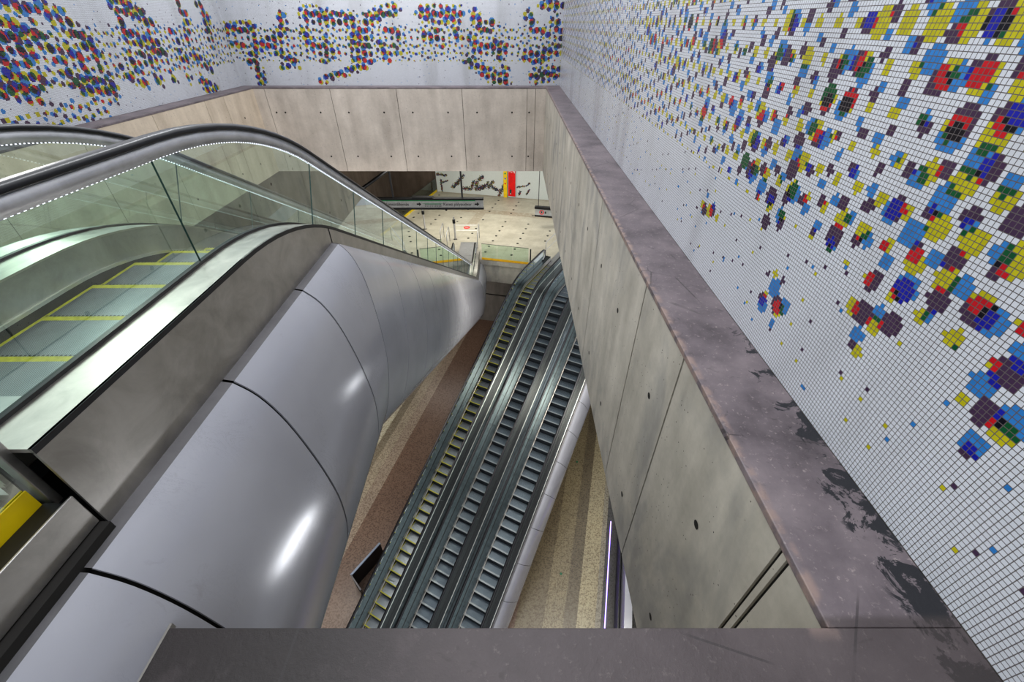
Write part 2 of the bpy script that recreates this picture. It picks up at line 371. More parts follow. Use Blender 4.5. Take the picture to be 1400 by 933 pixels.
RIGHT_STROKES= [(6.67,0.11,6.84,-0.11,0.07),(7.3,0.0,6.75,-0.23,0.06),(5.01,-0.11,4.79,-0.16,0.04),(5.66,0.05,5.49,-0.03,0.04),(5.72,-0.36,5.81,-0.62,0.04),(5.25,-0.06,5.33,-0.24,0.04),(4.6,-0.08,4.58,-0.21,0.05),(6.39,-0.25,6.52,-0.53,0.05),(3.55,-0.06,3.5,-0.2,0.07),(3.65,-0.28,3.63,-0.37,0.06),(3.57,0.08,3.52,0.02,0.05),(3.59,-0.14,3.66,-0.19,0.04),(3.24,-0.2,3.29,-0.25,0.03),(3.53,-0.74,3.51,-0.93,0.07),(3.37,-0.87,3.42,-0.96,0.04),(4.05,-0.59,3.88,-0.62,0.03),(3.57,-0.52,3.59,-0.58,0.03),(4.54,-0.6,4.63,-0.74,0.03),(2.89,-0.7,2.9,-0.79,0.05),(2.83,-0.56,2.81,-0.63,0.04),(3.33,-0.63,3.25,-0.66,0.02),(4.03,-1.4,3.8,-1.46,0.04),(3.19,-0.95,3.06,-0.97,0.03),(2.85,-0.87,2.82,-0.96,0.04),(3.0,-1.13,2.9,-1.12,0.03),(2.84,-0.25,2.86,-0.36,0.06),(2.79,-0.11,2.77,-0.18,0.04),(2.63,-0.18,2.62,-0.25,0.04),(2.66,-0.36,2.67,-0.43,0.04),(2.52,0.03,2.49,-0.04,0.05),(2.34,0.06,2.31,0.0,0.04),(2.14,0.05,2.14,0.0,0.03),(1.98,0.02,1.97,-0.03,0.03),(2.71,0.05,2.7,0.0,0.03),(2.79,-0.41,2.76,-0.54,0.05),(2.96,-0.43,2.95,-0.56,0.03),(1.84,-0.15,1.81,-0.21,0.03),(1.76,-0.36,1.74,-0.42,0.06),(1.74,-0.3,1.76,-0.26,0.03),(2.03,-0.19,1.98,-0.21,0.02),(2.22,-0.17,2.16,-0.16,0.02),(1.95,-0.4,1.94,-0.35,0.03),(1.81,-0.46,1.79,-0.53,0.03),(1.93,-0.57,1.84,-0.59,0.03),(1.72,-0.55,1.66,-0.57,0.05),(1.55,-0.54,1.5,-0.58,0.04),(1.85,-0.76,1.79,-0.79,0.05),(1.8,-0.92,1.76,-0.98,0.06),(1.63,-0.75,1.58,-0.76,0.06),(1.6,-0.93,1.58,-0.93,0.08),(1.68,-0.99,1.65,-1.01,0.02),(1.73,-1.15,1.7,-1.17,0.05),(1.88,-1.05,1.87,-1.09,0.04),(1.45,-1.0,1.44,-1.01,0.04),(1.37,-0.93,1.39,-0.94,0.02),(1.4,-0.83,1.37,-0.85,0.05),(1.43,-0.69,1.42,-0.67,0.04),(1.89,-1.25,1.84,-1.29,0.04),(1.77,-1.29,1.77,-1.34,0.02),(2.66,-1.51,2.6,-1.51,0.03),(2.64,-1.68,2.57,-1.7,0.04),(2.46,-1.6,2.4,-1.65,0.05),(2.56,-1.57,2.54,-1.59,0.03),(1.18,-1.01,1.17,-1.04,0.03),(1.18,-1.18,1.17,-1.17,0.02),(1.09,-1.16,1.1,-1.21,0.04),(1.15,-1.33,1.14,-1.33,0.02),(1.77,-0.68,1.76,-0.68,0.03),(2.03,-0.82,2.01,-0.77,0.03),(2.18,-0.84,2.11,-0.85,0.03),(2.3,-0.93,2.32,-0.98,0.02)]
MURAL_STROKES= [(-0.16,-9.81,0.59,-9.87,0.12),(0.13,-11.19,0.1,-10.25,0.09),(0.08,-10.48,0.68,-10.27,0.09),(1.13,-10.76,1.82,-10.07,0.18),(1.82,-10.07,2.09,-9.77,0.12),(1.94,-10.82,2.71,-10.76,0.18),(2.71,-10.7,2.92,-10.17,0.15),(3.35,-10.03,3.67,-9.78,0.18),(3.16,-10.27,3.14,-10.73,0.23),(3.32,-10.72,3.89,-10.45,0.21),(3.89,-10.45,4.14,-10.2,0.15),(4.13,-10.54,4.51,-10.12,0.18),(4.5,-10.52,4.98,-10.77,0.18),(4.97,-11.18,5.46,-10.22,0.15),(5.28,-10.57,5.46,-10.79,0.12),(6.53,-10.37,7.24,-10.21,0.09),(7.36,-10.14,7.47,-10.02,0.09),(6.66,-10.93,6.78,-10.69,0.12),(7.25,-10.89,7.48,-10.53,0.09)]
STUDS = [(-1.06,33.08),(-1.28,32.29),(-1.48,31.48),(-1.67,30.68),(0.51,32.68),(0.32,31.86),(0.11,31.04),(-0.07,30.25),(-0.46,28.64),(-0.65,27.81),(-0.84,27.04),(-1.04,26.2),(-1.23,25.42),(1.13,28.22),(0.94,27.4),(0.74,26.62),(0.55,25.78),(0.35,25.01),(-2.06,29.03),(-2.45,27.44),(-2.64,26.62),(-2.84,25.83),(-3.66,29.48),(-3.85,28.69),(-5.28,29.93),(-5.45,29.08),(-5.65,28.26),(-6.88,30.32),(-7.07,29.52),(-3.3,31.09),(-4.91,31.53),(1.52,29.82),(2.54,27.01),(2.34,26.2),(2.13,25.38),(1.78,23.72),(-1.44,24.6),(-1.62,23.77),(0.17,24.18),(-0.03,23.35),(-5.92,34.38)]

# ------------------------------------------------------------------ mosaic walls
WHITE = np.array((.60,.62,.66))
INK = {1:(.46,.42,.012), 2:(.035,.20,.50), 4:(.065,.034,.075), 3:(.006,.09,.03), 5:(.48,.010,.018), 6:(.012,.016,.32), 7:(.006,.006,.012)}
def mosaic(name, axis, const, a0, a1, z0, z1, strokes, low, rmax, band, mat, seed, flip=False, near_sparse=None, tile=TILE, dense=.30, pitch=.235):
    """a wall of small glass tiles, one face per tile; three turned dot screens (yellow, light blue, violet) overprint each other"""
    i0, i1 = int(math.floor(a0/tile)), int(math.ceil(a1/tile))
    k1 = int(math.ceil((z1-ZL)/tile)); k0 = int(math.floor((z0-ZL)/tile))
    na, nz = i1-i0, k1-k0
    ag = np.arange(i0, i1+1)*tile; zg = ZL + np.arange(k0, k1+1)*tile
    ag[0] = a0; ag[-1] = a1; zg[0] = z0
    A, Z = np.meshgrid(ag, zg)
    co = np.zeros((A.size, 3)); co[:,0 if axis=='x' else 1] = A.ravel(); co[:,1 if axis=='x' else 0] = const; co[:,2] = Z.ravel()
    i, k = np.meshgrid(np.arange(na), np.arange(nz)); b = (k*(na+1)+i).ravel()
    f = np.stack([b, b+1, b+na+2, b+na+1], 1)
    if flip: f = f[:, ::-1]
    me = bpy.data.meshes.new(name)
    me.vertices.add(len(co)); me.vertices.foreach_set('co', co.ravel())
    me.loops.add(f.size); me.loops.foreach_set('vertex_index', f.ravel().astype(np.int32))
    me.polygons.add(len(f)); me.polygons.foreach_set('loop_start', (np.arange(len(f))*4).astype(np.int32))
    me.update(calc_edges=True)
    ca = ((np.arange(i0, i1)+.5)*tile); cz = ZL + (np.arange(k0, k1)+.5)*tile
    CA, CZ = np.meshgrid(ca, cz)
    def field(X, Y):
        """ink strength at a point of the wall"""
        I = np.zeros_like(X)
        for (x1, y1, x2, y2, r) in strokes:
            dx, dy = x2-x1, y2-y1; L2 = dx*dx+dy*dy+1e-9
            t = np.clip(((X-x1)*dx+(Y-y1)*dy)/L2, 0, 1)
            d = np.hypot(X-x1-t*dx, Y-y1-t*dy)
            I = np.maximum(I, 1.0*np.clip(1.35-d/(r+.03), 0, 1))
        for (x1, y1, x2, y2, r) in low:
            dx, dy = x2-x1, y2-y1; L2 = dx*dx+dy*dy+1e-9
            t = np.clip(((X-x1)*dx+(Y-y1)*dy)/L2, 0, 1)
            d = np.hypot(X-x1-t*dx, Y-y1-t*dy)
            I = np.maximum(I, .22*(d < r+.08))
        if band is not None:
            fade = np.clip((Y-band[0])/.10, 0, 1)*np.clip((band[1]-Y)/.15, 0, 1)
            wob = .5+.5*np.sin(X*2.1+1.3*np.sin(Y*3.1+seed))*np.cos(X*.83+Y*2.7+seed)
            I = np.maximum(I, fade*(dense*.55+dense*.6*wob))
        return I
    code = np.zeros(CA.shape, int)
    rng = np.random.default_rng(seed)
    for bit, ang in ((1, 0), (2, 15), (4, 75)):
        c, s_ = math.cos(math.radians(ang)), math.sin(math.radians(ang))
        U = (CA*c+CZ*s_)/pitch; V = (-CA*s_+CZ*c)/pitch
        Un, Vn = np.round(U), np.round(V)
        X = (Un*c-Vn*s_)*pitch; Y = (Un*s_+Vn*c)*pitch
        h = np.abs(np.sin(Un*12.9898+Vn*78.233+bit*3.7)*43758.5453) % 1
        I = field(X, Y)
        I = np.where(I > .06, I*(.72+.5*h), 0)
        R = rmax*np.sqrt(np.clip(I, 0, 1.05))
        d = np.hypot(CA-X, CZ-Y)
        code |= np.where((d < R) | ((I > .06) & (d < tile*.7)), bit, 0)
        # lone single tiles scattered outside the printed part
        lone = (h > .62) & (I <= .06) & (d < tile*.55)
        if near_sparse is not None: lone &= (CZ > near_sparse)
        code |= np.where(lone, bit, 0)
    base = WHITE*(1+.05*(rng.random(CA.shape)[...,None]-.5))
    colr = base.copy()
    for q, cc in INK.items():
        mk = code == q
        colr[mk] = np.array(cc)*(1+.18*(rng.random((mk.sum(),1))-.5))
    at = me.attributes.new('tile', 'FLOAT_COLOR', 'FACE')
    rgba = np.ones((len(f), 4)); rgba[:, :3] = colr.reshape(-1, 3)
    at.data.foreach_set('color', rgba.ravel())
    return structure(link(name, me, mat))
MX = mosaic_mat(0); MY = mosaic_mat(1)
mosaic('wall_right', 'y', 1.87, -1.4, 19.38, ZL, 2.6, [(a,b,c,d,max(.045, r*.85)) for a,b,c,d,r in RIGHT_STROKES], [], .066, (-1.10, 1.9), MY, 5, False, ZL+.12, dense=.34, pitch=.178)
mosaic('wall_back', 'x', 19.38, -10.62, 1.87, ZL, 2.6, [(a,b,c,d,r*.8) for a,b,c,d,r in FAR_STROKES], [], .098, (-1.22, .02), MX, 9, False, None, dense=.22)
mosaic('wall_left', 'y', -10.62, -1.4, 19.38, ZL, 2.6, [(a,b,c,d,max(.09, r*.85)) for a,b,c,d,r in LEFT_STROKES], LEFT_LOW, .108, (-1.30, .02), MY, 3, True, None, dense=.22)
# plain backing behind the tiles
b = MB(); b.box(1.885, 2.35, -1.4, 19.38, ZS, 2.6); structure(b.build('wall_right', M['concrete']))
b = MB(); b.box(-11.1, 2.35, 19.395, 19.9, ZS, 2.6); structure(b.build('wall_back', M['concrete']))
b = MB(); b.box(-11.1, -10.635, -1.4, 19.38, ZS, 2.6); structure(b.build('wall_left', M['concrete']))

# ------------------------------------------------------------------ concrete shaft with formwork joints and tie holes
IR, IL, IF, IN = 1.316, -10.0, 18.8, .67
def joint_wall(name, axis, face, other, a0, a1, joints, holes, sgn, thin=(), mat=None):
    """panels along the wall, 14 mm shadow joints between, tie holes as small sunk cups"""
    w = MB(); js = sorted(joints); cuts = [a0]+js+[a1]; g = .012 if name == 'wall_right' else .008; d = .02
    lo, hi = sorted((face, other))
    def P(a, dpt, z):
        c = face + sgn*dpt
        return (a, c, z) if axis == 'x' else (c, a, z)
    z0, z1 = ZS, ZL-.012
    for i in range(len(cuts)-1):
        p, q = cuts[i]+(g if i else 0), cuts[i+1]-(g if i < len(cuts)-2 else 0)
        # face split so tie holes can be cut: rows of quads around the holes
        hs = [h for h in holes if p+.06 < h[0] < q-.06]
        w.add([P(p,0,z0),P(q,0,z0),P(q,0,z1),P(p,0,z1)], [(0,1,2,3)])
        w.add([P(p,0,z0),P(p,d,z0),P(p,d,z1),P(p,0,z1)], [(0,1,2,3)]); w.add([P(q,0,z0),P(q,d,z0),P(q,d,z1),P(q,0,z1)], [(0,1,2,3)])
        w.add([P(p,0,z0),P(q,0,z0),P(q,d,z0),P(p,d,z0)], [(0,1,2,3)])
        for (a, z) in hs:
            n = 12; r = .034
            ring = [P(a+r*math.cos(k*2*PI/n), -.002, z+r*math.sin(k*2*PI/n)) for k in range(n)]
            w.add(ring, [tuple(range(n))], 1)
    # core behind
    if axis == 'x': w.box(a0, a1, min(face+sgn*d, other), max(face+sgn*d, other), z0+.002, z1, 0)
    else: w.box(min(face+sgn*d, other), max(face+sgn*d, other), a0, a1, z0+.002, z1, 0)
    for jn in js:
        w.add([P(jn-.02,d-.002,z0),P(jn+.02,d-.002,z0),P(jn+.02,d-.002,z1),P(jn-.02,d-.002,z1)], [(0,1,2,3)], 1)
    return structure(w.build(name, [mat or M['concrete'], M['gap']], fix=False))
rows = (-2.86, -4.5)
xs = (-9.35,-9.0,-7.6,-6.48,-5.08,-3.94,-2.54,-1.39,0.0,.68,.87)
joint_wall('wall_back', 'x', IF, 19.38, IL-.6, IR+.55, [-9.57,-7.04,-4.48,-1.94,.59,.915], [(x,z) for x in xs for z in rows], 1, mat=M['concrete_warm'])
ys = (1.6,2.9,4.4,5.6,7.0,8.2,9.6,10.8,12.3,13.4,15,16.2,17.6)
joint_wall('wall_right', 'y', IR, 1.885, .11, IF, [.96,1.02,2.48,3.60,6.1,8.65,11.2,13.75,16.3], [(y,z) for y in ys for z in rows], 1)
joint_wall('wall_left', 'y', IL, -10.635, .11, IF, [16.7,15.6,13.1,10.6,8.1,5.5], [(y,z) for y in ys for z in rows], -1, mat=M['concrete_tan'])
b = MB(); b.box(-1.42, IR, .12, IN, ZS, ZL-.012); structure(b.build('wall_front', M['concrete']))
# ledge (coping) on top, slightly proud
def ledge(name, x0, x1, y0, y1):
    b = MB(); b.box(x0, x1, y0, y1, ZL-.012, ZL); return b.build(name, M['ledge'], bevel=0)
def coping(name, poly):
    b = MB(); b.prism(poly, ZL-.05, ZL+.001); o = b.build(name, M['ledge'], bevel=.006); return structure(o)
coping('trim_1', [(IR-.006,IN-.0),(1.869,IN-.0),(1.869,19.37),(IR-.006,IF)])
coping('trim_2', [(-1.42,.05),(1.869,.05),(1.869,IN),(-1.42,IN)])
coping('trim_3', [(IL,IF-.006),(IR-.006,IF-.006),(1.869,19.37),(-10.61,19.37)])
coping('trim_4', [(-10.61,2.4),(IL+.006,2.4),(IL+.006,IF-.006),(-10.61,19.37)])
# pale chipped end of the near ledge where it meets the cladding
b = MB(); b.box(-1.47, -1.425, .10, .69, ZL-.30, ZL-.01); structure(b.build('trim_5', M['concrete_mid']))

# ------------------------------------------------------------------ concourse and platform levels
K = -.242
def across(x, off): return (x, off + K*x)            # a line square to the platform
mid = [(-9.75,24.30),(-2.55,22.95),(3.0,21.75),(9.0,20.3),(9.0,31.7),(-6.25,35.4)]
b = MB(); b.prism(mid, ZM-.30, ZM); structure(b.build('floor', M['floor_mid']))
b = MB(); b.prism([(-20,-3),(9,-3),(9,22),(-7,38),(-20,38)], ZB-.3, ZB); structure(b.build('floor', M['floor_low']))
# slab edge, recess and wall underneath
b = MB()
b.prism([(-9.7,24.42),(-2.5,23.07),(9,20.42),(9,22.0),(-9.7,26.5)], ZM-1.5, ZM-.30)
b.prism([(-9.8,24.25),(-2.55,22.9),(9,20.25),(9,21),(-9.8,25)], ZM-.30, ZM-.02)
structure(b.build('trim_9', M['concrete']))
b = MB()
def bw(o0, o1, z0, z1, mi): b.prism([(-12,o0+K*-12),(9,o0+K*9),(9,o1+K*9),(-12,o1+K*-12)], z0, z1, mi)
bw(29.1, 30.2, -15.9, -12.7, 1); bw(28.9, 30.2, -17.45, -15.9, 0); bw(29.0, 30.2, -17.6, -17.45, 1); bw(28.9, 30.2, ZB, -17.6, 0)  # upper recess and groove coloured near black in place of shade
structure(b.build('wall_back', [M['concrete_mid'], M['gap']]))
# mural wall of the concourse (tile mesh along its own length)
def mural():
    tile = .05; L = 11.2; H = 5.9; na, nz = int(L/tile), int(H/tile)
    d = Vector((.972,-.235,0)).normalized(); O = Vector((-6.2,35.37,ZM))
    a, z = np.meshgrid(np.arange(na+1)*tile, np.arange(nz+1)*tile)
    co = np.stack([O.x+d.x*a.ravel(), O.y+d.y*a.ravel(), O.z+z.ravel()], 1)
    i, k = np.meshgrid(np.arange(na), np.arange(nz)); bq = (k*(na+1)+i).ravel()
    f = np.stack([bq, bq+1, bq+na+2, bq+na+1], 1)
    me = bpy.data.meshes.new('wall_back'); me.from_pydata(co.tolist(), [], f.tolist())
    ca, cz = np.meshgrid((np.arange(na)+.5)*tile, ZM+(np.arange(nz)+.5)*tile)
    I = np.zeros(ca.shape)
    for (x1,y1,x2,y2,r) in MURAL_STROKES:
        x1 += .3; x2 += .3
        dx, dy = x2-x1, y2-y1; t = np.clip(((ca-x1)*dx+(cz-y1)*dy)/(dx*dx+dy*dy+1e-9), 0, 1)
        I = np.maximum(I, np.clip(1.3-np.hypot(ca-x1-t*dx, cz-y1-t*dy)/(r*.9), 0, 1))
    rr = RNG.random(ca.shape); col = np.ones(ca.shape+(3,))*np.array((.60,.64,.62))*(1+.05*(RNG.random(ca.shape)[...,None]-.5))
    on = rr < I*1.05; pick = RNG.integers(0, 8, ca.shape)
    pal = np.array([(.03,.025,.035),(.03,.025,.035),(.09,.05,.08),(.30,.27,.03),(.05,.12,.25),(.25,.02,.03),(.02,.06,.03),(.015,.015,.02)])
    col[on] = pal[pick[on]]
    at = me.attributes.new('tile', 'FLOAT_COLOR', 'FACE'); rgba = np.ones((len(f),4)); rgba[:,:3] = col.reshape(-1,3)
    at.data.foreach_set('color', rgba.ravel())
    t = NT('mural_tiles'); an = t.new('ShaderNodeAttribute', attribute_name='tile')
    return structure(link('wall_back', me, t.out(an.outputs['Color'], .3)))
mural()
b = MB(); b.slab((-6.2,35.55),(4.9,32.86), .25, ZM, ZS); structure(b.build('wall_back', M['concrete_mid']))
# brown concrete walls beyond the glass fence, their shade put into the colour
b = MB(); b.slab((-13.8,20.5),(-10.3,36.3), .3, ZB, ZS); structure(b.build('wall_left', M['concrete_brown_shade']))
b = MB(); b.slab((-10.4,36.3),(-6.2,35.45), .3, ZB, ZS); structure(b.build('wall_back', M['concrete_brown_shade']))
b = MB(); b.slab((-13.4,-3),(-13.8,20.5), .3, ZB, ZS); structure(b.build('wall_left', M['concrete_dark']))
b = MB(); b.box(-13.8, -11.1, -3, 36, ZS, ZS+.3); structure(b.build('ceiling', M['concrete_dark']))
b = MB(); b.prism([(-11.1,19.9),(6,19.9),(6,34),(-6.2,36.5),(-11.1,36.5)], ZS, ZS+.3); structure(b.build('ceiling', M['concrete_mid']))
# track side of the platform: lit edge, dark void, clad outer wall
def wl(w, y): return (w+.242*y, y)
b = MB(); b.prism([wl(2.60,-3),wl(2.60,14),wl(2.66,14),wl(2.66,-3)], ZB, ZB+1.1); structure(b.build('trim_6', M['black']))
b = MB(); b.prism([wl(2.70,-3),wl(2.70,16),wl(3.0,16),wl(3.0,-3)], ZB, ZB+2.2); structure(b.build('wall_right', M['clad']))
b = MB(); b.prism([wl(3.9,-3),wl(3.9,30),wl(4.1,30),wl(4.1,-3)], ZB, ZM-1); structure(b.build('wall_right', M['concrete_dark']))
b = MB(); b.tube([(wl(2.23,-3)[0],-3,ZB+.02),(wl(2.23,11.4)[0],11.4,ZB+.02)], .022, 8)
o = b.build('light_strip', M['led_purple']); tag(o, 'thin violet glowing light line along the platform edge', 'light')
# upper floor at the left and behind the viewer
b = MB(); b.box(-10.6, -1.82, -1.4, .90, -1.75, -1.485); structure(b.build('floor', M['floor_top']))
b = MB(); b.box(-1.713, -1.70, -1.4, .935, -1.64, -1.46); structure(b.build('trim_7', M['steel_side'], bevel=.004))
b = MB(); b.box(-1.78, -1.66, -1.4, .935, -1.80, -1.645); structure(b.build('trim_8', M['gap']))

# ------------------------------------------------------------------ glass fences
def fence(pts, h, z, name, label, panes, base_mat, band=True, band_h=.14, rail=False, end_post=None, thick=.02, group=None):
    r = empty(name, (pts[0][0], pts[0][1], z), 0, label, 'glass fence', group)
    ox, oy = pts[0]
    n = panes; a = Vector((0,0)); bb = Vector((pts[1][0]-ox, pts[1][1]-oy)); L = bb.length; d = bb/L
    for i in range(n):
        p, q = d*(L*i/n+.01), d*(L*(i+1)/n-.01)
        m = MB(); m.add([(p.x,p.y,.0),(q.x,q.y,.0),(q.x,q.y,h),(p.x,p.y,h)], [(0,1,2,3)]); m.build('glass_pane', M['glass_fence'], r, fix=False)
        m = MB(); m.slab((p.x,p.y),(q.x,q.y), thick, h, h+.018); m.build('top_edge', M['steel_dark'], r)
    if band:
        m = MB(); m.slab((0,0), tuple(bb), thick*2.2, 0, band_h); m.build('base_band', base_mat, r)
    return r
r = fence([(-8.95,24.6),(-6.24,35.3)], 1.05, ZM, 'glass_fence', 'long green glass fence with yellow base band beside the brown concrete wall', 8, M['yellow_band'], band_h=.16)
r = fence([(-1.78,22.79),(.95,22.14)], .98, ZM, 'glass_fence', 'short green glass fence with orange base strip between the two escalator landings', 3, M['orange_band'], band_h=.12)
r = fence([(-8.9,24.25),(-4.15,23.35)], .98, ZM, 'glass_fence', 'glass fence with orange base strip left of the long escalator landing', 4, M['orange_band'], band_h=.12)
# steel post at the right end of the short fence
b = MB(); b.box(1.02, 1.09, 22.08, 22.15, 0, .95); o = b.build('fence_post', M['steel_dark'], bevel=.004); o.location = (0,0,ZM)
tag(o, 'short dark steel post at the end of the orange based glass fence', 'post')
# near fence at the upper floor (bottom left of the photo)
r = empty('glass_balustrade', (-1.80,.915,-1.48), 0, 'glass balustrade with wide yellow base strip and steel end post at the near left', 'glass balustrade')
m = MB(); m.add([(0,0,0),(0,-2.2,0),(0,-2.2,1.0),(0,0,1.0)], [(0,1,2,3)]); m.build('glass_pane', M['glass_fence'], r, fix=False)
m = MB(); m.box(.004,.010, -2.2,-.015, .0,.105); m.build('base_strip', M['yellow_band'], r)
m = MB(); m.box(-.012,.03, .0,.035, -.02,1.05); m.build('end_post', M['steel'], r, bevel=.004)
m = MB(); m.box(.012,.084, -2.2,-.01, -.02,.016); m.build('base_channel', M['black'], r)

# ------------------------------------------------------------------ floor studs
for i, (x, y) in enumerate(STUDS):
    if i == 0:
        m = MB(); m.cyl((0,0), .075, 0, .012, 16); so = m.build('floor_stud', M['stud']); o = so
    else:
        o = so.copy(); COL.objects.link(o)
    o.location = (x, y, ZM)
    tag(o, 'small dark round metal stud set in the pale concourse floor', 'floor stud', 'dark studs dotting the concourse floor')
for i, (x, y, lab) in enumerate([(-8.43,11.54,'small green floor stud beside the curved escalator cladding'),(2.24,8.88,'small green stud on the beige platform floor, nearest the dark edge'),(3.73,15.02,'small green stud on the beige platform floor, farthest from the viewer')]):
    m = MB(); m.cyl((0,0), .055, 0, .015, 16); o = m.build('floor_stud', M['stud_green']); o.location = (x, y, ZB); tag(o, lab, 'floor stud')

# ------------------------------------------------------------------ escalators
SL = 1/math.sqrt(3); A30 = PI/6; RK = 2.7
class Path:
    """tread line in the (s,z) plane: flat, 30 degree fall, flat; both knees rounded"""
    def __init__(p, top, drop, bot):
        p.top, p.drop, p.bot = top, drop, bot
        p.sb = drop/SL; t = RK*math.tan(A30/2); p.t = t; arc = RK*A30
        p.u1 = -t                                  # start of top arc (u = s on the top flat)
        p.u2 = p.u1+arc
        p.inc = drop/math.sin(A30)-2*t
        p.u3 = p.u2+p.inc; p.u4 = p.u3+arc; p.u0 = -top; p.u5 = p.u4+(bot-t)
    def at(p, u):
        """position and normal at arc length u"""
        t = p.t; c, s_ = math.cos(A30), math.sin(A30)
        if u <= p.u1: return (u, 0, 0, 1)
        if u <= p.u2:
            a = (u-p.u1)/RK; return (-t+RK*math.sin(a), -RK*(1-math.cos(a)), math.sin(a), math.cos(a))
        if u <= p.u3:
            w = t+(u-p.u2); return (w*c, -w*s_, s_, c)
        if u <= p.u4:
            a = A30-(u-p.u3)/RK; cs, cz = p.sb+t, -p.drop+RK
            return (cs-RK*math.sin(a), cz-RK*math.cos(a), math.sin(a), math.cos(a))
        return (p.sb+t+(u-p.u4), -p.drop, 0, 1)
    def stations(p, a, b):
        us = [a, b]
        for lo, hi in ((p.u1,p.u2),(p.u3,p.u4)): us += [lo+(hi-lo)*k/10 for k in range(11)]
        return [p.at(u) for u in sorted(set(round(u,5) for u in us)) if a-2e-5 <= u <= b+2e-5]
    def u_of_s(p, s_, o=0):
        lo, hi = p.u0-3, p.u5+3
        for _ in range(40):
            m = (lo+hi)/2; q = p.at(m)
            if q[0]+q[2]*o < s_: lo = m
            else: hi = m
        return lo
    def z_off(p, s_, o):
        q = p.at(p.u_of_s(s_, o)); return q[1]+q[3]*o
def swp(p, prof, a, b, mb=None, mi=0, smooth=False):
    mb = mb or MB()
    mb.sweep([[(l, st[0]+st[2]*o, st[1]+st[3]*o) for l, o in prof] for st in p.stations(a, b)], mi, smooth=smooth)
    return mb
HT = .98        # handrail top above tread line
def rail_points(p, o, a, b, newel_top=True, newel_bot=True):
    """centre line of the handrail with round newels at its ends; list of (s,z)"""
    r = (o-.30)/2; pts = []
    s0, z0, _, _ = p.at(a); cz = z0+o-r
    if newel_top: pts += [(s0-r*math.sin(k*PI/12), cz-r*math.cos(k*PI/12)) for k in range(0, 12)]
    pts += [(st[0]+st[2]*o, st[1]+st[3]*o) for st in p.stations(a, b)]
    s1, z1, _, _ = p.at(b); cz = z1+o-r
    if newel_bot: pts += [(s1+r*math.sin(k*PI/12), cz-r*math.cos(k*PI/12)) for k in range(11, -1, -1)]
    return pts
def ribbon(points, prof, l):
    """sweep a small (lateral, normal) profile along (s,z) points"""
    rings = []; N = len(points)
    for i, (s_, z) in enumerate(points):
        a, c = points[max(i-1,0)], points[min(i+1,N-1)]
        dx, dz = c[0]-a[0], c[1]-a[1]; L = math.hypot(dx, dz) or 1; nx, nz = -dz/L, dx/L
        rings.append([(l+q[0], s_+nx*q[1], z+nz*q[1]) for q in prof])
    m = MB(); m.sweep(rings, 0, smooth=True); return m
def make_steps(p, root, s_nose, width, tmat, yellow, cx=0, name='step'):
    """step meshes on their spacing of 0.4 m; noses look down the fall"""
    hw = width/2; D = .4; out = []
    cache = {}
    k0 = int(math.ceil((-p.top+.5-s_nose)/D)); k = k0
    while True:
        sn = s_nose+k*D
        if sn > p.sb+p.bot-.9: break
        z = p.z_off(sn-.2, 0); zn = p.z_off(sn+.2, 0); rise = round(max(z-zn, .012), 3)
        if rise not in cache:
            m = MB(); e = .028; ny = .045
            if yellow:
                m.quad((-hw+e,-D,0),(hw-e,-D,0),(hw-e,-ny,0),(-hw+e,-ny,0), 0)
                m.quad((-hw,-ny,0),(hw,-ny,0),(hw,0,0),(-hw,0,0), 1)
                m.quad((-hw,-D,0),(-hw+e,-D,0),(-hw+e,-ny,0),(-hw,-ny,0), 1); m.quad((hw-e,-D,0),(hw,-D,0),(hw,-ny,0),(hw-e,-ny,0), 1)
            else:
                m.quad((-hw+.02,-D,0),(hw,-D,0),(hw,-.07,0),(-hw+.02,-.07,0), 0)
                m.quad((-hw+.02,-.07,0),(hw,-.07,0),(hw,0,0),(-hw+.02,0,0), 1 if False else 3)
                m.quad((-hw,-D,0),(-hw+.02,-D,0),(-hw+.02,0,0),(-hw,0,0), 1)
            # curved riser
            pr = [(0,0),(.006,-rise*.3),(.0,-rise*.7),(-.02,-rise-.02)]
            for i in range(3):
                a, c = pr[i], pr[i+1]; m.quad((-hw,a[0],a[1]),(hw,a[0],a[1]),(hw,c[0],c[1]),(-hw,c[0],c[1]), 2)
            # comb teeth of the cleats next to the nose
            if yellow:
                for q in range(int(width/.025)):
                    x = -hw+.012+q*.025
                    m.quad((x,0,.001),(x+.012,0,.001),(x+.012,.012,.001),(x,.012,.001), 2)
            me = m.build(name, [tmat, M['yellow'], M['riser'], M['tread_front']], root, fix=False); cache[rise] = me; o = me
        else:
            o = cache[rise].copy(); COL.objects.link(o); o.parent = root
        o.location = (cx, sn, z); out.append(o); k += 1
    return out
def catmull(P, n=5):
    out = []
    for i in range(len(P)-1):
        p0, p1, p2, p3 = P[max(i-1,0)], P[i], P[i+1], P[min(i+2,len(P)-1)]
        for k in range(n):
            t = k/n
            out.append(tuple(.5*((2*p1[j])+(-p0[j]+p2[j])*t+(2*p0[j]-5*p1[j]+4*p2[j]-p3[j])*t*t+(-p0[j]+3*p1[j]-3*p2[j]+p3[j])*t**3) for j in (0,1)))
    out.append(P[-1]); return out
HALF = catmull([(.925,-.012),(1.035,-.13),(1.13,-.36),(1.205,-.72),(1.245,-1.05),(1.25,-1.30),(1.215,-1.62),(1.12,-1.95),(.87,-2.2),(.47,-2.34),(0,-2.38)], 4)
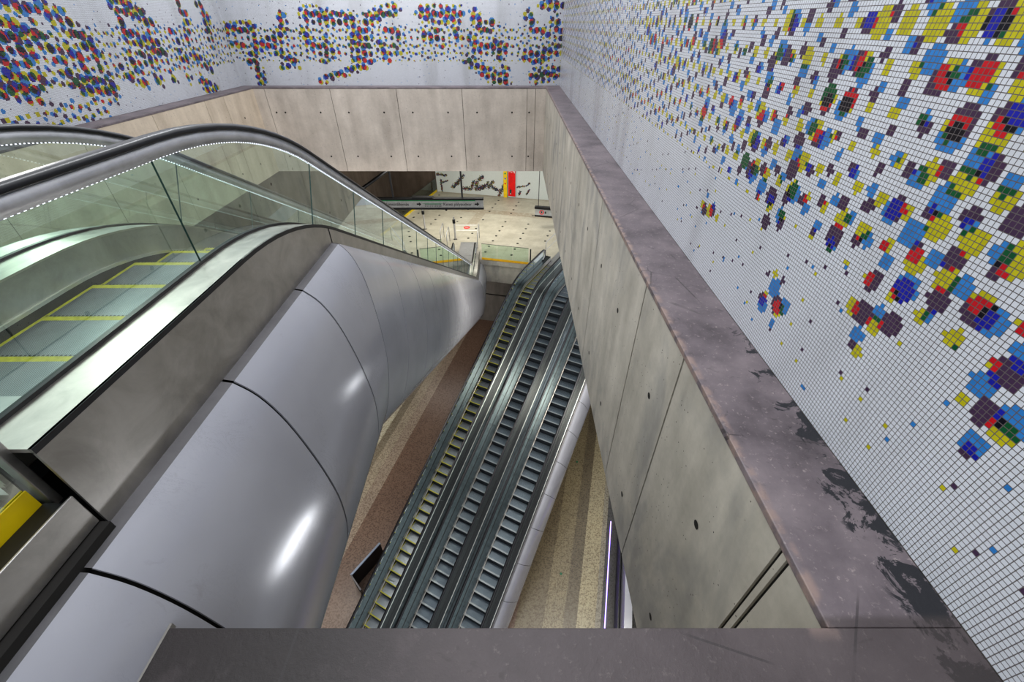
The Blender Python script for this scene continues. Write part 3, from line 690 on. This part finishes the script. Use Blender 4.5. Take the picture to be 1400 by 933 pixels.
def cladding(p, root, sides, knee, over, seams_flat, seam_step, top_start, bot_len, lat=.865, end_clip=None, lower=None, dark_end=False, scale_w=1.0):
    """curved lacquered casing hung under the truss, in short panels with dark seams between"""
    # top line of the casing: flat, sharp knee, fall, flat
    sl = SL; z0 = -.2
    pts = [(-top_start, z0), (knee, z0)]
    s2 = knee + (p.drop+over[1]+z0)/sl if False else knee+(p.drop-over[0])/sl
    if end_clip is not None: s2 = min(s2, end_clip)
    pts += [(s2, z0-(s2-knee)*sl)]
    if bot_len: pts += [(s2+bot_len, z0-(s2-knee)*sl)]
    def seg_dir(i):
        a, c = pts[i], pts[i+1]; L = math.hypot(c[0]-a[0], c[1]-a[1]); return ((c[0]-a[0])/L, (c[1]-a[1])/L, L)
    def normal_at(i, which):
        # mitred normal at joint i of the polyline
        d = seg_dir(min(i, len(pts)-2)); n1 = (-d[1], d[0])
        if 0 < i < len(pts)-1:
            e = seg_dir(i-1); n0 = (-e[1], e[0]); mx, mz = n0[0]+n1[0], n0[1]+n1[1]; q = math.hypot(mx, mz)
            mx, mz = mx/q, mz/q; k = 1/(mx*n1[0]+mz*n1[1]); return (mx*k, mz*k)
        if i >= len(pts)-1: e = seg_dir(i-1); return (-e[1], e[0])
        return n1
    stations = []       # (s,z,nx,nz)
    for i in range(len(pts)-1):
        d = seg_dir(i); nA, nB = normal_at(i, 0), normal_at(i+1, 0)
        if i == 0: cuts = [(s_+top_start) for s_ in seams_flat]
        else:
            n = max(1, int(round(d[2]/seam_step))); cuts = [d[2]*k/n for k in range(1, n)]
        q = [0]+cuts+[d[2]]
        for j in range(len(q)-1): stations.append((i, q[j], q[j+1], d, nA, nB, pts[i]))
    gap = .009
    for (i, a, c, d, nA, nB, o) in stations:
        L = d[2]; n_ = (-d[1], d[0])
        def ring(t, shrink=0):
            w = t/L
            out = []
            for (l, h) in HALF:
                # keep plane square to the run except at the mitres
                k0 = max(0, 1-t/2.6) if t < 2.6 else 0; k1 = max(0, 1-(L-t)/2.6) if (L-t) < 2.6 else 0
                nx = n_[0]+(nA[0]-n_[0])*(1 if t <= 1e-6 else 0)+(nB[0]-n_[0])*(1 if t >= L-1e-6 else 0)
                nz = n_[1]+(nA[1]-n_[1])*(1 if t <= 1e-6 else 0)+(nB[1]-n_[1])*(1 if t >= L-1e-6 else 0)
                out.append((l, o[0]+d[0]*t+nx*h, o[1]+d[1]*t+nz*h))
            return out
        ra, rc = ring(a), ring(c)
        def shift(r, ds): return [(x, y+d[0]*ds, z+d[1]*ds) for x, y, z in r]
        ra2 = shift(ra, gap if a > 0 or i > 0 else 0); rc2 = shift(rc, -gap)
        for sg in sides:
            m = MB()
            A = [(sg*(lat-.865+x*1.0), y, z) for x, y, z in ra2]; C = [(sg*(lat-.865+x), y, z) for x, y, z in rc2]
            es_ = MB(); e0 = .014
            es_.sweep([[(sg*(lat-.002), ra2[0][1], ra2[0][2]+e0), A[0]], [(sg*(lat-.002), rc2[0][1], rc2[0][2]+e0), C[0]]], 0, closed=False, caps=False)
            es_.build('casing_edge', M['edge_dark'], root, fix=False)
            m.sweep([A, C], 0, closed=False, caps=False, smooth=True)
            ob = m.build('cladding_panel', M['clad'], root, fix=False)
            sd = ob.modifiers.new('thickness', 'SOLIDIFY'); sd.thickness = .012; sd.offset = -1 if sg > 0 else 1
            es = ob.modifiers.new('edges', 'EDGE_SPLIT'); es.split_angle = math.radians(28)
    # dark inner liner so the seams read black
    for sg in sides:
        m = MB(); rings = []
        for j in range(len(pts)):
            if end_clip is not None and pts[j][0] > end_clip+.01:
                e = seg_dir(j-1); n1 = (-e[1], e[0]); qx = end_clip; qz = pts[j-1][1]+(end_clip-pts[j-1][0])*e[1]/e[0]; n_ = n1
                rings.append([(sg*(lat-.865+x*.975-.0), qx+n_[0]*(h*.985-.035), qz+n_[1]*(h*.985-.035)) for x, h in HALF]); break
            n_ = normal_at(j, 0)
            rings.append([(sg*(lat-.865+x*.975), pts[j][0]+n_[0]*(h*.985-.035), pts[j][1]+n_[1]*(h*.985-.035)) for x, h in HALF])
        m.sweep(rings, 0, closed=False, caps=False, smooth=True)
        if end_clip is not None or bot_len:
            lr = rings[-1]; m.add(lr+[(0 if lat < 1 else sg*(lat-.6), lr[0][1], lr[0][2])], [tuple(range(len(lr)+1))], 0)
        m.build('truss_liner', M['gap'], root, fix=False)
    return pts
def make_escalator(root, p, s_nose, panes, tmat, yellow, lat=(.865,.865), clad_sides=(), newel=(True, True), side_knee=.61, rail_start=0, led=True, width=.78, glass_end=(0,0), deck_mat=None, clad_kw=None, over=.15, far_deck=None, cx=0, rail_w=1.0, strips=False, plate=None):
    hw = width/2; a, b = p.u0, p.u5
    steps = make_steps(p, root, s_nose, width, tmat, yellow, cx)
    m = MB(); swp(p, [(cx-hw,-.30),(cx+hw,-.30),(cx+hw,-.26),(cx-hw,-.26)], a, b, m); m.build('step_chain_cover', M['riser'], root)
    # comb plates
    for s0, s1, z in ((-p.top, -p.top+.55, 0), (p.sb+p.bot-.95, p.sb+p.bot, -p.drop)):
        m = MB(); m.box(cx-hw-.01, cx+hw+.01, s0, s1, z-.03, z+.006); m.build('comb_plate', M['comb'], root)
    for sg, lt in ((-1, lat[0]), (1, lat[1])):
        hs = hw + sg*cx; sk = min(hs+.012, .612)
        swp(p, [(sg*(hs-.002),-.03),(sg*sk,-.03),(sg*sk,.055),(sg*(hs-.002),.055)], a, b).build('brush_strip', M['brush'], root)
        swp(p, [(sg*(hs-.004),.055),(sg*(sk+.008),.055),(sg*(sk+.008),.075),(sg*(hs-.004),.075)], a, b).build('skirt_trim', M['steel_deck'], root)
        swp(p, [(sg*(sk),.072),(sg*(sk+.02),.072),(sg*(sk+.02),.272),(sg*(sk+.006),.272)], a, b).build('skirt_panel', M['steel_side'], root)
        swp(p, [(sg*(sk+.004),.272),(sg*.622,.272),(sg*.622,.285),(sg*(sk+.004),.285)], a, b).build('inner_deck', deck_mat or M['steel_deck'], root)
        swp(p, [(sg*.622,.262),(sg*.652,.262),(sg*.652,.30),(sg*.622,.30)], a, b).build('glass_channel', M['black'], root)
        if strips:
            swp(p, [(sg*.655,.283),(sg*.79,.283),(sg*.79,.292),(sg*.655,.292)], a, b).build('dark_reflection_strip', M['black'], root)  # dark reflections on the deck, put in as a black strip
            swp(p, [(sg*.82,.283),(sg*.845,.283),(sg*.845,.290),(sg*.82,.290)], a, b).build('bright_strip', M['steel_deck'], root)
        swp(p, [(sg*.652,.262),(sg*lt,.262),(sg*lt,.282),(sg*.652,.282)], a, b).build('outer_deck', deck_mat or M['steel_deck'], root)
        # glass panes
        gl = .637; edges = panes
        for i in range(len(edges)-1):
            u0, u1 = p.u_of_s(edges[i], .29)+.004, p.u_of_s(edges[i+1], .29)-.004
            sts = p.stations(u0, u1); m = MB()
            vs = [(sg*gl, st[0]+st[2]*.285, st[1]+st[3]*.285) for st in sts]+[(sg*gl, st[0]+st[2]*.925, st[1]+st[3]*.925) for st in sts]
            n = len(sts); m.add(vs, [(k, k+1, n+k+1, n+k) for k in range(n-1)])
            if i == 0 and newel[0]:
                st = sts[0]; r = .31; cz = st[1]+.285+r
                fan = [(sg*gl, st[0]-r*math.sin(k*PI/10), cz-r*math.cos(k*PI/10)) for k in range(11)]
                m.add(fan, [tuple(range(11))])
            if i == len(edges)-2 and newel[1]:
                st = sts[-1]; r = .31; cz = st[1]+.285+r
                fan = [(sg*gl, st[0]+r*math.sin(k*PI/10), cz-r*math.cos(k*PI/10)) for k in range(11)]
                m.add(fan, [tuple(range(11))])
            pane = m.build('glass_panel', M['glass_low'] if strips else M['glass'], root, fix=False, weld=True)
            if i < len(edges)-2:
                st = sts[-1]; m = MB(); q = .006
                m.add([(sg*(gl-q), st[0]+st[2]*.285, st[1]+st[3]*.285),(sg*(gl+q), st[0]+st[2]*.285, st[1]+st[3]*.285),(sg*(gl+q), st[0]+st[2]*.925, st[1]+st[3]*.925),(sg*(gl-q), st[0]+st[2]*.925, st[1]+st[3]*.925)], [(0,1,2,3)])
                m.build('pane_edge', M['glass_edge'], pane, fix=False)
        ua, ub = p.u_of_s(edges[0], 0), p.u_of_s(edges[-1], 0)
        pts = rail_points(p, .98, ua, ub, *newel)
        prof = [(q[0]*rail_w, q[1]) for q in [(-.040,-.006),(-.036,.012),(-.020,.024),(.020,.024),(.036,.012),(.040,-.006),(.032,-.014),(-.032,-.014)]]
        ribbon(pts, prof, sg*gl).build('handrail', M['rubber'], root)
        pts2 = rail_points(p, .98, ua, ub, *newel)
        ribbon(pts2, [(-.028,-.014),(.028,-.014),(.022,-.088),(-.022,-.088)], sg*gl).build('handrail_track', M['steel_track'], root)
        if led:
            lp = [(st[0]+st[2]*.889, st[1]+st[3]*.889) for st in p.stations(ua, ub)]
            ribbon(lp, [(-.008,-.004),(.008,-.004),(.008,.004),(-.008,.004)], sg*gl).build('light_strip', M['led'], root)
    # floor plate that carries on from the comb
    if plate is not None:
        m = MB(); m.box(cx-.55, cx+.55, plate[0], plate[1], plate[2]+.001, plate[2]+.012); m.build('landing_plate', M['comb'], root)
    # outer side panels between deck and casing
    for sg, lt in ((-1, lat[0]), (1, lat[1])):
        if sg not in clad_sides: continue
        ss = [-p.top+(p.sb+p.bot+p.top)*k/120 for k in range(121)] + [side_knee]; ss.sort()
        def zlow(s_):
            if s_ <= side_knee: return -.2
            return max(-.2-(s_-side_knee)*SL, -p.drop-.2)
        m = MB(); up = [(sg*lt, s_, p.z_off(s_, .27)) for s_ in ss]; lo = [(sg*lt, s_, min(zlow(s_), p.z_off(s_, .27)-.12)) for s_ in ss]
        n = len(ss); m.add(up+lo, [(k, k+1, n+k+1, n+k) for k in range(n-1)])
        ob = m.build('side_panel', M['steel_side'], root, fix=False)
        sd = ob.modifiers.new('thickness', 'SOLIDIFY'); sd.thickness = .01; sd.offset = -1 if sg < 0 else 1
        m = MB(); zt, zb_ = p.z_off(side_knee, .27)-.012, -.2
        m.box(min(sg*(lt+.001), sg*(lt+.004)), max(sg*(lt+.001), sg*(lt+.004)), side_knee-.004, side_knee+.004, zb_, zt); m.build('panel_joint', M['gap'], root)
        m = MB(); swp(p, [(sg*(lt-.012),.282),(sg*(lt+.002),.282),(sg*(lt+.002),.255),(sg*(lt-.012),.255)], a, b, m); m.build('deck_lip', M['steel_dark'], root)
    if clad_sides: cladding(p, root, clad_sides, **clad_kw)
    return steps

# long escalator from the upper floor down to the concourse
drop1 = abs(ZM)-1.48
p1 = Path(2.22, drop1, 3.3)
e1 = empty('escalator', (-2.582, 3.16, -1.48), math.radians(.6), 'long glass sided escalator in a curved pale grey casing running down to the concourse', 'escalator')
b1 = p1.sb+p1.bot
edges = [-2.75, -.78, .80, 1.81]; 
while edges[-1]+1.04 < b1-.5: edges.append(edges[-1]+1.04)
edges[-1] = b1-.45
make_escalator(e1, p1, -.95, edges, M['tread'], True, (.865,.865), (-1, 1), side_knee=.61, width=.98, cx=.105, plate=(b1+.01, b1+1.9, -drop1),
    clad_kw=dict(knee=.61, over=(.0,0), seams_flat=[-2.41,-1.34,-.28], seam_step=1.28, top_start=3.6, bot_len=3.2))

# three escalators from the concourse down to the platform
az = math.radians(27.2); H = Vector((math.sin(az), math.cos(az), 0)); LT = Vector((math.cos(az), -math.sin(az), 0))
SC = .933; drop2 = (abs(ZB)-abs(ZM))/SC; PITCH = 1.96*SC
knee_r = Vector((-5.17, 6.44, 0)) + H*((19.3+ZM)/SL)       # right edge of the first flight at the top knee
labs = ['stopped escalator with bright yellow step edges, outermost flight beside the brown floor',
        'middle one of the three escalators to the platform, steps without yellow edges',
        'escalator to the platform beside its blue grey curved casing, nearest the concrete wall']
for i in range(3):
    c = knee_r - LT*(.41*SC) + LT*(PITCH*i)
    r = empty('escalator', (c.x, c.y, ZM), PI-az, labs[i], 'escalator', None, SC)
    p = Path(4.0, drop2, 2.2)
    bb = p.sb+p.bot; ed = [-3.25, -1.9, -.9]
    while ed[-1]+1.6 < bb-.5: ed.append(ed[-1]+1.6)
    ed[-1] = bb-.45
    # local +x points to the viewer's left here
    kw = dict(knee=.55, over=(0,0), seams_flat=[-1.5,-.4], seam_step=1.55, top_start=3.0, bot_len=0, end_clip=None)
    sides = {0: (1,), 1: (), 2: (-1,)}[i]
    lat = {0: (.972,.865), 1: (.972,.972), 2: (.865,.972)}[i]
    kw['end_clip'] = 13.6
    make_escalator(r, p, .1, ed, M['tread'] if i == 0 else M['tread_blue'], i == 0, lat, sides, led=False, side_knee=.55, clad_kw=kw, deck_mat=M['deck_low'], width=.98, cx=-.105, rail_w=1.35, strips=True, plate=(-5.6, -4.01, 0))

# ------------------------------------------------------------------ signs
s = empty('hanging_sign', (-5.1, 24.6, -8.72), 0, 'long grey hanging direction sign with black rims and a green line map', 'sign')
W = 6.9; H_ = .44; x1 = 3.42; x0 = x1-W
m = MB(); m.box(x0, x1, -.09, .09, 0, H_); m.build('sign_body', M['sign_grey'], s, bevel=.01)
m = MB(); m.box(x0-.02, x1+.02, -.13, .13, H_, H_+.13); m.build('top_rim', M['black'], s, bevel=.02)
m = MB(); m.box(x0-.02, x1+.02, -.12, .12, -.11, 0); m.build('bottom_rim', M['black'], s, bevel=.02)
FR = Matrix.Rotation(PI/2, 4, 'X')
def put(x, z, y=-.097): return Matrix.Translation((x, y, z)) @ FR
lettering('lettering', 'Keleti pályaudvar', .24, M['black'], s, put(1.9, .20))
lettering('lettering', 'Kelenföld vasútállomás', .24, M['black'], s, put(-2.05, .20))
for ax in (3.05, -.35):
    m = MB(); m.add([(ax-.14,-.097,.17),(ax,-.097,.17),(ax,-.097,.09),(ax+.13,-.097,.21),(ax,-.097,.33),(ax,-.097,.25),(ax-.14,-.097,.25)], [tuple(range(7))]); m.build('arrow', M['black'], s, fix=False)
m = MB(); m.box(x0, 2.95, -.098,-.09, H_-.05, H_-.005); m.build('green_line', M['green'], s)
m = MB(); m.box(.0,.95,-.1,-.09,.20,.225); m.box(-.15,1.05,-.1,-.09,.24,.25); m.build('route_line', M['green'], s)
m = MB()
for i in range(10): m.cyl((0,0), .02, 0, .004, 10)
m = MB()
for i in range(10):
    cx = .02+i*.1; n = 10
    m.add([(cx+.022*math.cos(k*2*PI/n), -.103, .212+.022*math.sin(k*2*PI/n)) for k in range(n)], [tuple(range(n))])
    m.box(cx-.035, cx+.03, -.101, -.098, .10, .125); m.box(cx-.03, cx+.02, -.101, -.098, .06, .08)
m.build('station_marks', M['black'], s, fix=False)
for px in (-1.82, 2.2):
    m = MB(); m.box(px-.045, px+.045, -.045, .045, H_+.13, ZS+8.72); m.build('hanger', M['steel_dark'], s)
m = MB(); m.box(-.7, .5, -.2, .15, H_+.13, H_+.19); m.build('top_box', M['black'], s)
m = MB(); m.cyl((0,0), .06, -.2, -.11, 12); o = m.build('camera_dome', M['black'], s); o.location = (1.2, 0, 0)

s = empty('hanging_sign', (1.55, 27.6, -10.28), math.radians(-13.6), 'short grey hanging sign with a red round symbol, half hidden by the concrete wall', 'sign')
m = MB(); m.box(0, 1.5, -.07, .07, 0, .42); m.build('sign_body', M['sign_grey'], s, bevel=.01)
m = MB(); m.box(-.03, 1.53, -.14, .14, .42, .58); m.build('top_rim', M['black'], s, bevel=.02)
m = MB(); m.box(-.03, 1.53, -.1, .1, -.11, 0); m.build('bottom_rim', M['black'], s, bevel=.02)
def disc(name, cx, cz, r0, r1, mat, par, y=-.075, n=28):
    m = MB(); vs = []
    for k in range(n): vs += [(cx+r1*math.cos(k*2*PI/n), y, cz+r1*math.sin(k*2*PI/n)), (cx+r0*math.cos(k*2*PI/n), y, cz+r0*math.sin(k*2*PI/n))]
    if r0 > 0: m.add(vs, [(2*k, 2*((k+1)%n), 2*((k+1)%n)+1, 2*k+1) for k in range(n)])
    else: m.add(vs[::2], [tuple(range(n))])
    return m.build(name, mat, par, fix=False)
disc('red_ring', .45, .21, .10, .155, M['red'], s)
m = MB(); m.box(.41,.49,-.078,-.07,.15,.27); m.build('pictogram', M['fig'], s)
m = MB(); m.box(.66,.76,-.078,-.07,.14,.28); m.build('pictogram', M['fig'], s)
for px in (.2, 1.3):
    m = MB(); m.cyl((0,0), .02, .58, ZS+10.28, 10); o = m.build('hanger', M['steel_dark'], s); o.location = (px,0,0)

d = Vector((.972,-.235)).normalized(); rz = math.atan2(d.y, d.x)
# yellow and red boards on the mural wall
def wall_at(a, off): # a metres along the wall from its left end
    O = Vector((-6.2,35.37)); n = Vector((d.y, -d.x))*-1
    q = O+d*a; return (q.x+(-(-d.y))*0 + d.y*off, q.y - d.x*off)
x, y = wall_at(5.72, .10)
s = empty('yellow_board', (x, y, ZM-.02), rz, 'tall narrow yellow board with coloured dots against the mural wall', 'sign')
m = MB(); m.box(0, .29, -.05, .05, 0, 2.2); m.build('board', M['sign_yellow'], s, bevel=.005)
for z, c in ((1.86,'green'),(1.48,'blue'),(1.10,'red')):
    disc('coloured_dot', .145, z, 0, .065, M[c], s, -.055)
x, y = wall_at(6.10, .08)
s = empty('red_board', (x, y, ZM+.02), rz, 'tall red board with white lettering beside the narrow yellow board', 'sign')
m = MB(); m.box(-.03, .62, -.05, .03, 0, 2.25); m.build('frame', M['sign_grey'], s)
m = MB(); m.box(.01, .58, -.056, -.05, .10, 2.2); m.build('red_panel', M['red'], s)
lettering('lettering', 'M2', .24, M['white'], s, Matrix.Translation((.20, -.06, 1.98)) @ FR)
m = MB(); m.add([(.40,-.062,2.08),(.53,-.062,2.08),(.53,-.062,1.88),(.47,-.062,1.88),(.47,-.062,1.96),(.40,-.062,1.98)], [tuple(range(6))]); m.build('arrow', M['white'], s, fix=False)
disc('pictogram_head', .20, .55, 0, .085, M['fig'], s, -.062); m = MB(); m.box(.13,.27,-.063,-.057,.28,.52); m.build('pictogram_body', M['fig'], s)
m = MB(); m.add([(.20,-.066,.36),(.24,-.066,.30),(.20,-.066,.24),(.16,-.066,.30)], [(0,1,2,3)]); m.build('pictogram_mark', M['white'], s, fix=False)

# no entry sticker and white tapes on the concourse floor
s = empty('floor_sticker', (-3.09, 27.6, ZM+.004), 0, 'round red no entry sticker with white bar on the concourse floor', 'floor sticker')
m = MB(); m.cyl((0,0), .21, 0, .004, 32); m.build('red_disc', M['red'], s)
m = MB(); m.box(-.11,.11,-.03,.03,.004,.006); m.build('white_bar', M['white'], s)
for nm, x0, x1, y, lb in (('far', -3.87, -2.45, 28.05, 'white tape strip on the floor just beyond the no entry sticker'), ('near', -3.75, -2.37, 27.12, 'white tape strip on the floor just in front of the no entry sticker')):
    m = MB(); m.box(x0, x1, y-.045, y+.045, ZM, ZM+.003); o = m.build('floor_tape', M['white']); tag(o, lb, 'floor tape')

# card readers on posts and tubular barriers at the escalator landing
def reader(x, y, h, label):
    s = empty('ticket_reader', (x, y, ZM), 0, label, 'ticket reader')
    m = MB(); m.cyl((0,0), .055, 0, h-.32, 14); m.build('post', M['steel_track'], s)
    m = MB(); m.cyl((0,0), .11, 0, .02, 18); m.build('base_plate', M['steel_dark'], s)
    m = MB(); m.box(-.085,.085,-.09,.07,h-.42,h-.18); m.build('reader_head', M['black'], s, bevel=.02)
    m = MB(); m.cyl((0,0), .04, h-.18, h, 12); m.build('top_cap', M['steel_track'], s)
reader(-5.90, 27.35, 1.45, 'steel ticket reader post with black head, left one beyond the escalator handrail')
reader(-3.66, 25.67, 1.5, 'steel ticket reader post with black head next to the escalator landing')
def barrier(x, y0, y1, h, label, lean=0):
    s = empty('barrier_rail', (x, y0, ZM), 0, label, 'barrier')
    L = y1-y0; r = .022
    pts = [(0,0,0),(0,0,h-.12),(0,.03,h-.04),(0,.12,h),(0,L-.12,h),(0,L-.03,h-.04),(0,L,h-.12),(0,L,0)]
    m = MB(); m.tube(pts, r, 10); m.build('outer_tube', M['steel_track'], s)
    m = MB(); m.tube([(0,0,h*.5),(0,L,h*.5)], .014, 8); m.build('cross_bar', M['steel_track'], s)
    return s
barrier(-2.12, 24.3, 25.9, .98, 'tubular steel barrier rail right of the long escalator landing')
barrier(-3.98, 24.2, 25.4, .98, 'tubular steel barrier rail left of the long escalator landing')
barrier(-4.42, 24.6, 26.0, .98, 'tubular steel barrier rail standing between the landing and the left ticket reader')
s = barrier(0, 0, 3.0, 1.0, 'double bar steel barrier rail behind the landing of the three escalators')
s.location = (1.98, 22.95, ZM); s.rotation_euler = (0,0,-az)

M['guard_blue'] = plain('blue_grey_lacquer', (.16,.20,.27), .35)
# wedge shaped guard beside the foot of the first flight
s = empty('escalator_guard', (-6.9, 9.3, ZB), 0, 'wedge shaped glass and steel guard jutting from the foot of the outermost flight', 'guard')
P = [Vector((-6.05,9.75)), Vector((-6.95,8.35)), Vector((-6.35,7.75))]; o2 = Vector((-6.9,9.3)); q = [v-o2 for v in P]
zt = 1.05
def gp(a, b_, name, mat, z0, z1, t=.03):
    m = MB(); m.slab(tuple(a), tuple(b_), t, z0, z1); m.build(name, mat, s)
gp(q[0], q[1], 'glass_pane', M['steel_dark'], 0, zt, .02); gp(q[0], q[1], 'top_rail', M['guard_blue'], zt, zt+.05, .09)
gp(q[1], q[2], 'end_pane', M['steel_dark'], 0, zt, .02); gp(q[1], q[2], 'end_rail', M['steel_dark'], zt, zt+.05, .06)

# pipe / handrail piece crossing the dark void under the far shaft wall
m = MB(); m.tube([(-8.6,22.2,-7.4),(-6.4,25.0,-6.3)], .09, 12)
o = m.build('handrail_pipe', M['steel_dark']); tag(o, 'dark sloping pipe crossing below the far concrete wall', 'pipe')

# ------------------------------------------------------------------ light
w = bpy.data.worlds.new('World'); bpy.context.scene.world = w; w.use_nodes = True
nt = w.node_tree; bg = nt.nodes['Background']
tc = nt.nodes.new('ShaderNodeTexCoord'); sx = nt.nodes.new('ShaderNodeSeparateXYZ'); rp = nt.nodes.new('ShaderNodeValToRGB'); mr = nt.nodes.new('ShaderNodeMapRange')
nt.links.new(tc.outputs['Generated'], sx.inputs[0]); nt.links.new(sx.outputs[2], mr.inputs[0]); mr.inputs[1].default_value = -1; mr.inputs[2].default_value = 1
nt.links.new(mr.outputs[0], rp.inputs[0]); nt.links.new(rp.outputs[0], bg.inputs[0])
e = rp.color_ramp.elements; e[0].position = .3; e[0].color = (.25,.26,.28,1); e[1].position = .8; e[1].color = (.92,.95,1.0,1)
bg.inputs[1].default_value = 1.4
def area(name, loc, target, sx_, sy_, power, color=(1,1,1)):
    l = bpy.data.lights.new(name, 'AREA'); l.shape = 'RECTANGLE'; l.size = sx_; l.size_y = sy_; l.energy = power; l.color = color
    o = bpy.data.objects.new(name, l); COL.objects.link(o); o.location = loc
    o.rotation_euler = (Vector(target)-Vector(loc)).to_track_quat('-Z', 'Y').to_euler(); return o
area('lamp_upper_hall', (-3, 9, 5.5), (-3.5, 10, -4), .6, 14, 420, (.95,.97,1))
area('lamp_upper_hall_far', (-3.5, 17.6, 3.0), (-4, 19.4, -.6), 11, .5, 200, (.97,.97,1))
area('fill_concourse', (-2.5, 27.5, ZS-.15), (-2.5, 28.5, ZM), 7, 5, 800, (1,.97,.90))  # unseen fill light, added to brighten the concourse floor under its ceiling
area('fill_platform_right', (4.6, 9.5, -6.2), (1.0, 11, ZB), 1.2, 9, 750, (1,.96,.86))  # unseen fill light added below the right shaft edge for the platform floor
area('fill_platform_left', (-11.6, 12, -6.5), (-8.5, 14, ZB), 1.2, 12, 850, (1,.93,.85))  # added fill below the left shaft edge, no visible source
area('lamp_track_side', (4.4, 5.4, -9.0), (-1.3, 1.6, -2.8), 1.5, .26, 42, (.95,.97,1))
area('lamp_track_side_far', (4.4, 10.2, -8.2), (-1.3, 3.0, -2.8), 1.0, .2, 14, (.95,.97,1))
area('lamp_left_strip', (-8.0, 7.0, 3.2), (-1.8, 2.0, -1.2), .5, 7, 150, (1,.99,.96))  # unseen strip lamp placed for the glare along the escalator deck
area('fill_platform_far', (-5, 27, -13.2), (-5, 24, ZB), 6, 2, 120, (1,.92,.85))  # added fill for the platform beneath the concourse slab, source unseen

# ------------------------------------------------------------------ camera
cam = bpy.data.cameras.new('camera'); co = bpy.data.objects.new('camera', cam); COL.objects.link(co)
co.location = (0, 0, 0); co.rotation_euler = (math.radians(90-37.18), 0, 0)
cam.sensor_width = 36; cam.lens = 575/1400*36; cam.clip_start = .02; cam.clip_end = 200
bpy.context.scene.camera = co
sc = bpy.context.scene
sc.view_settings.view_transform = 'Standard'; sc.view_settings.look = 'Medium High Contrast'; sc.view_settings.exposure = 0; sc.view_settings.gamma = 1
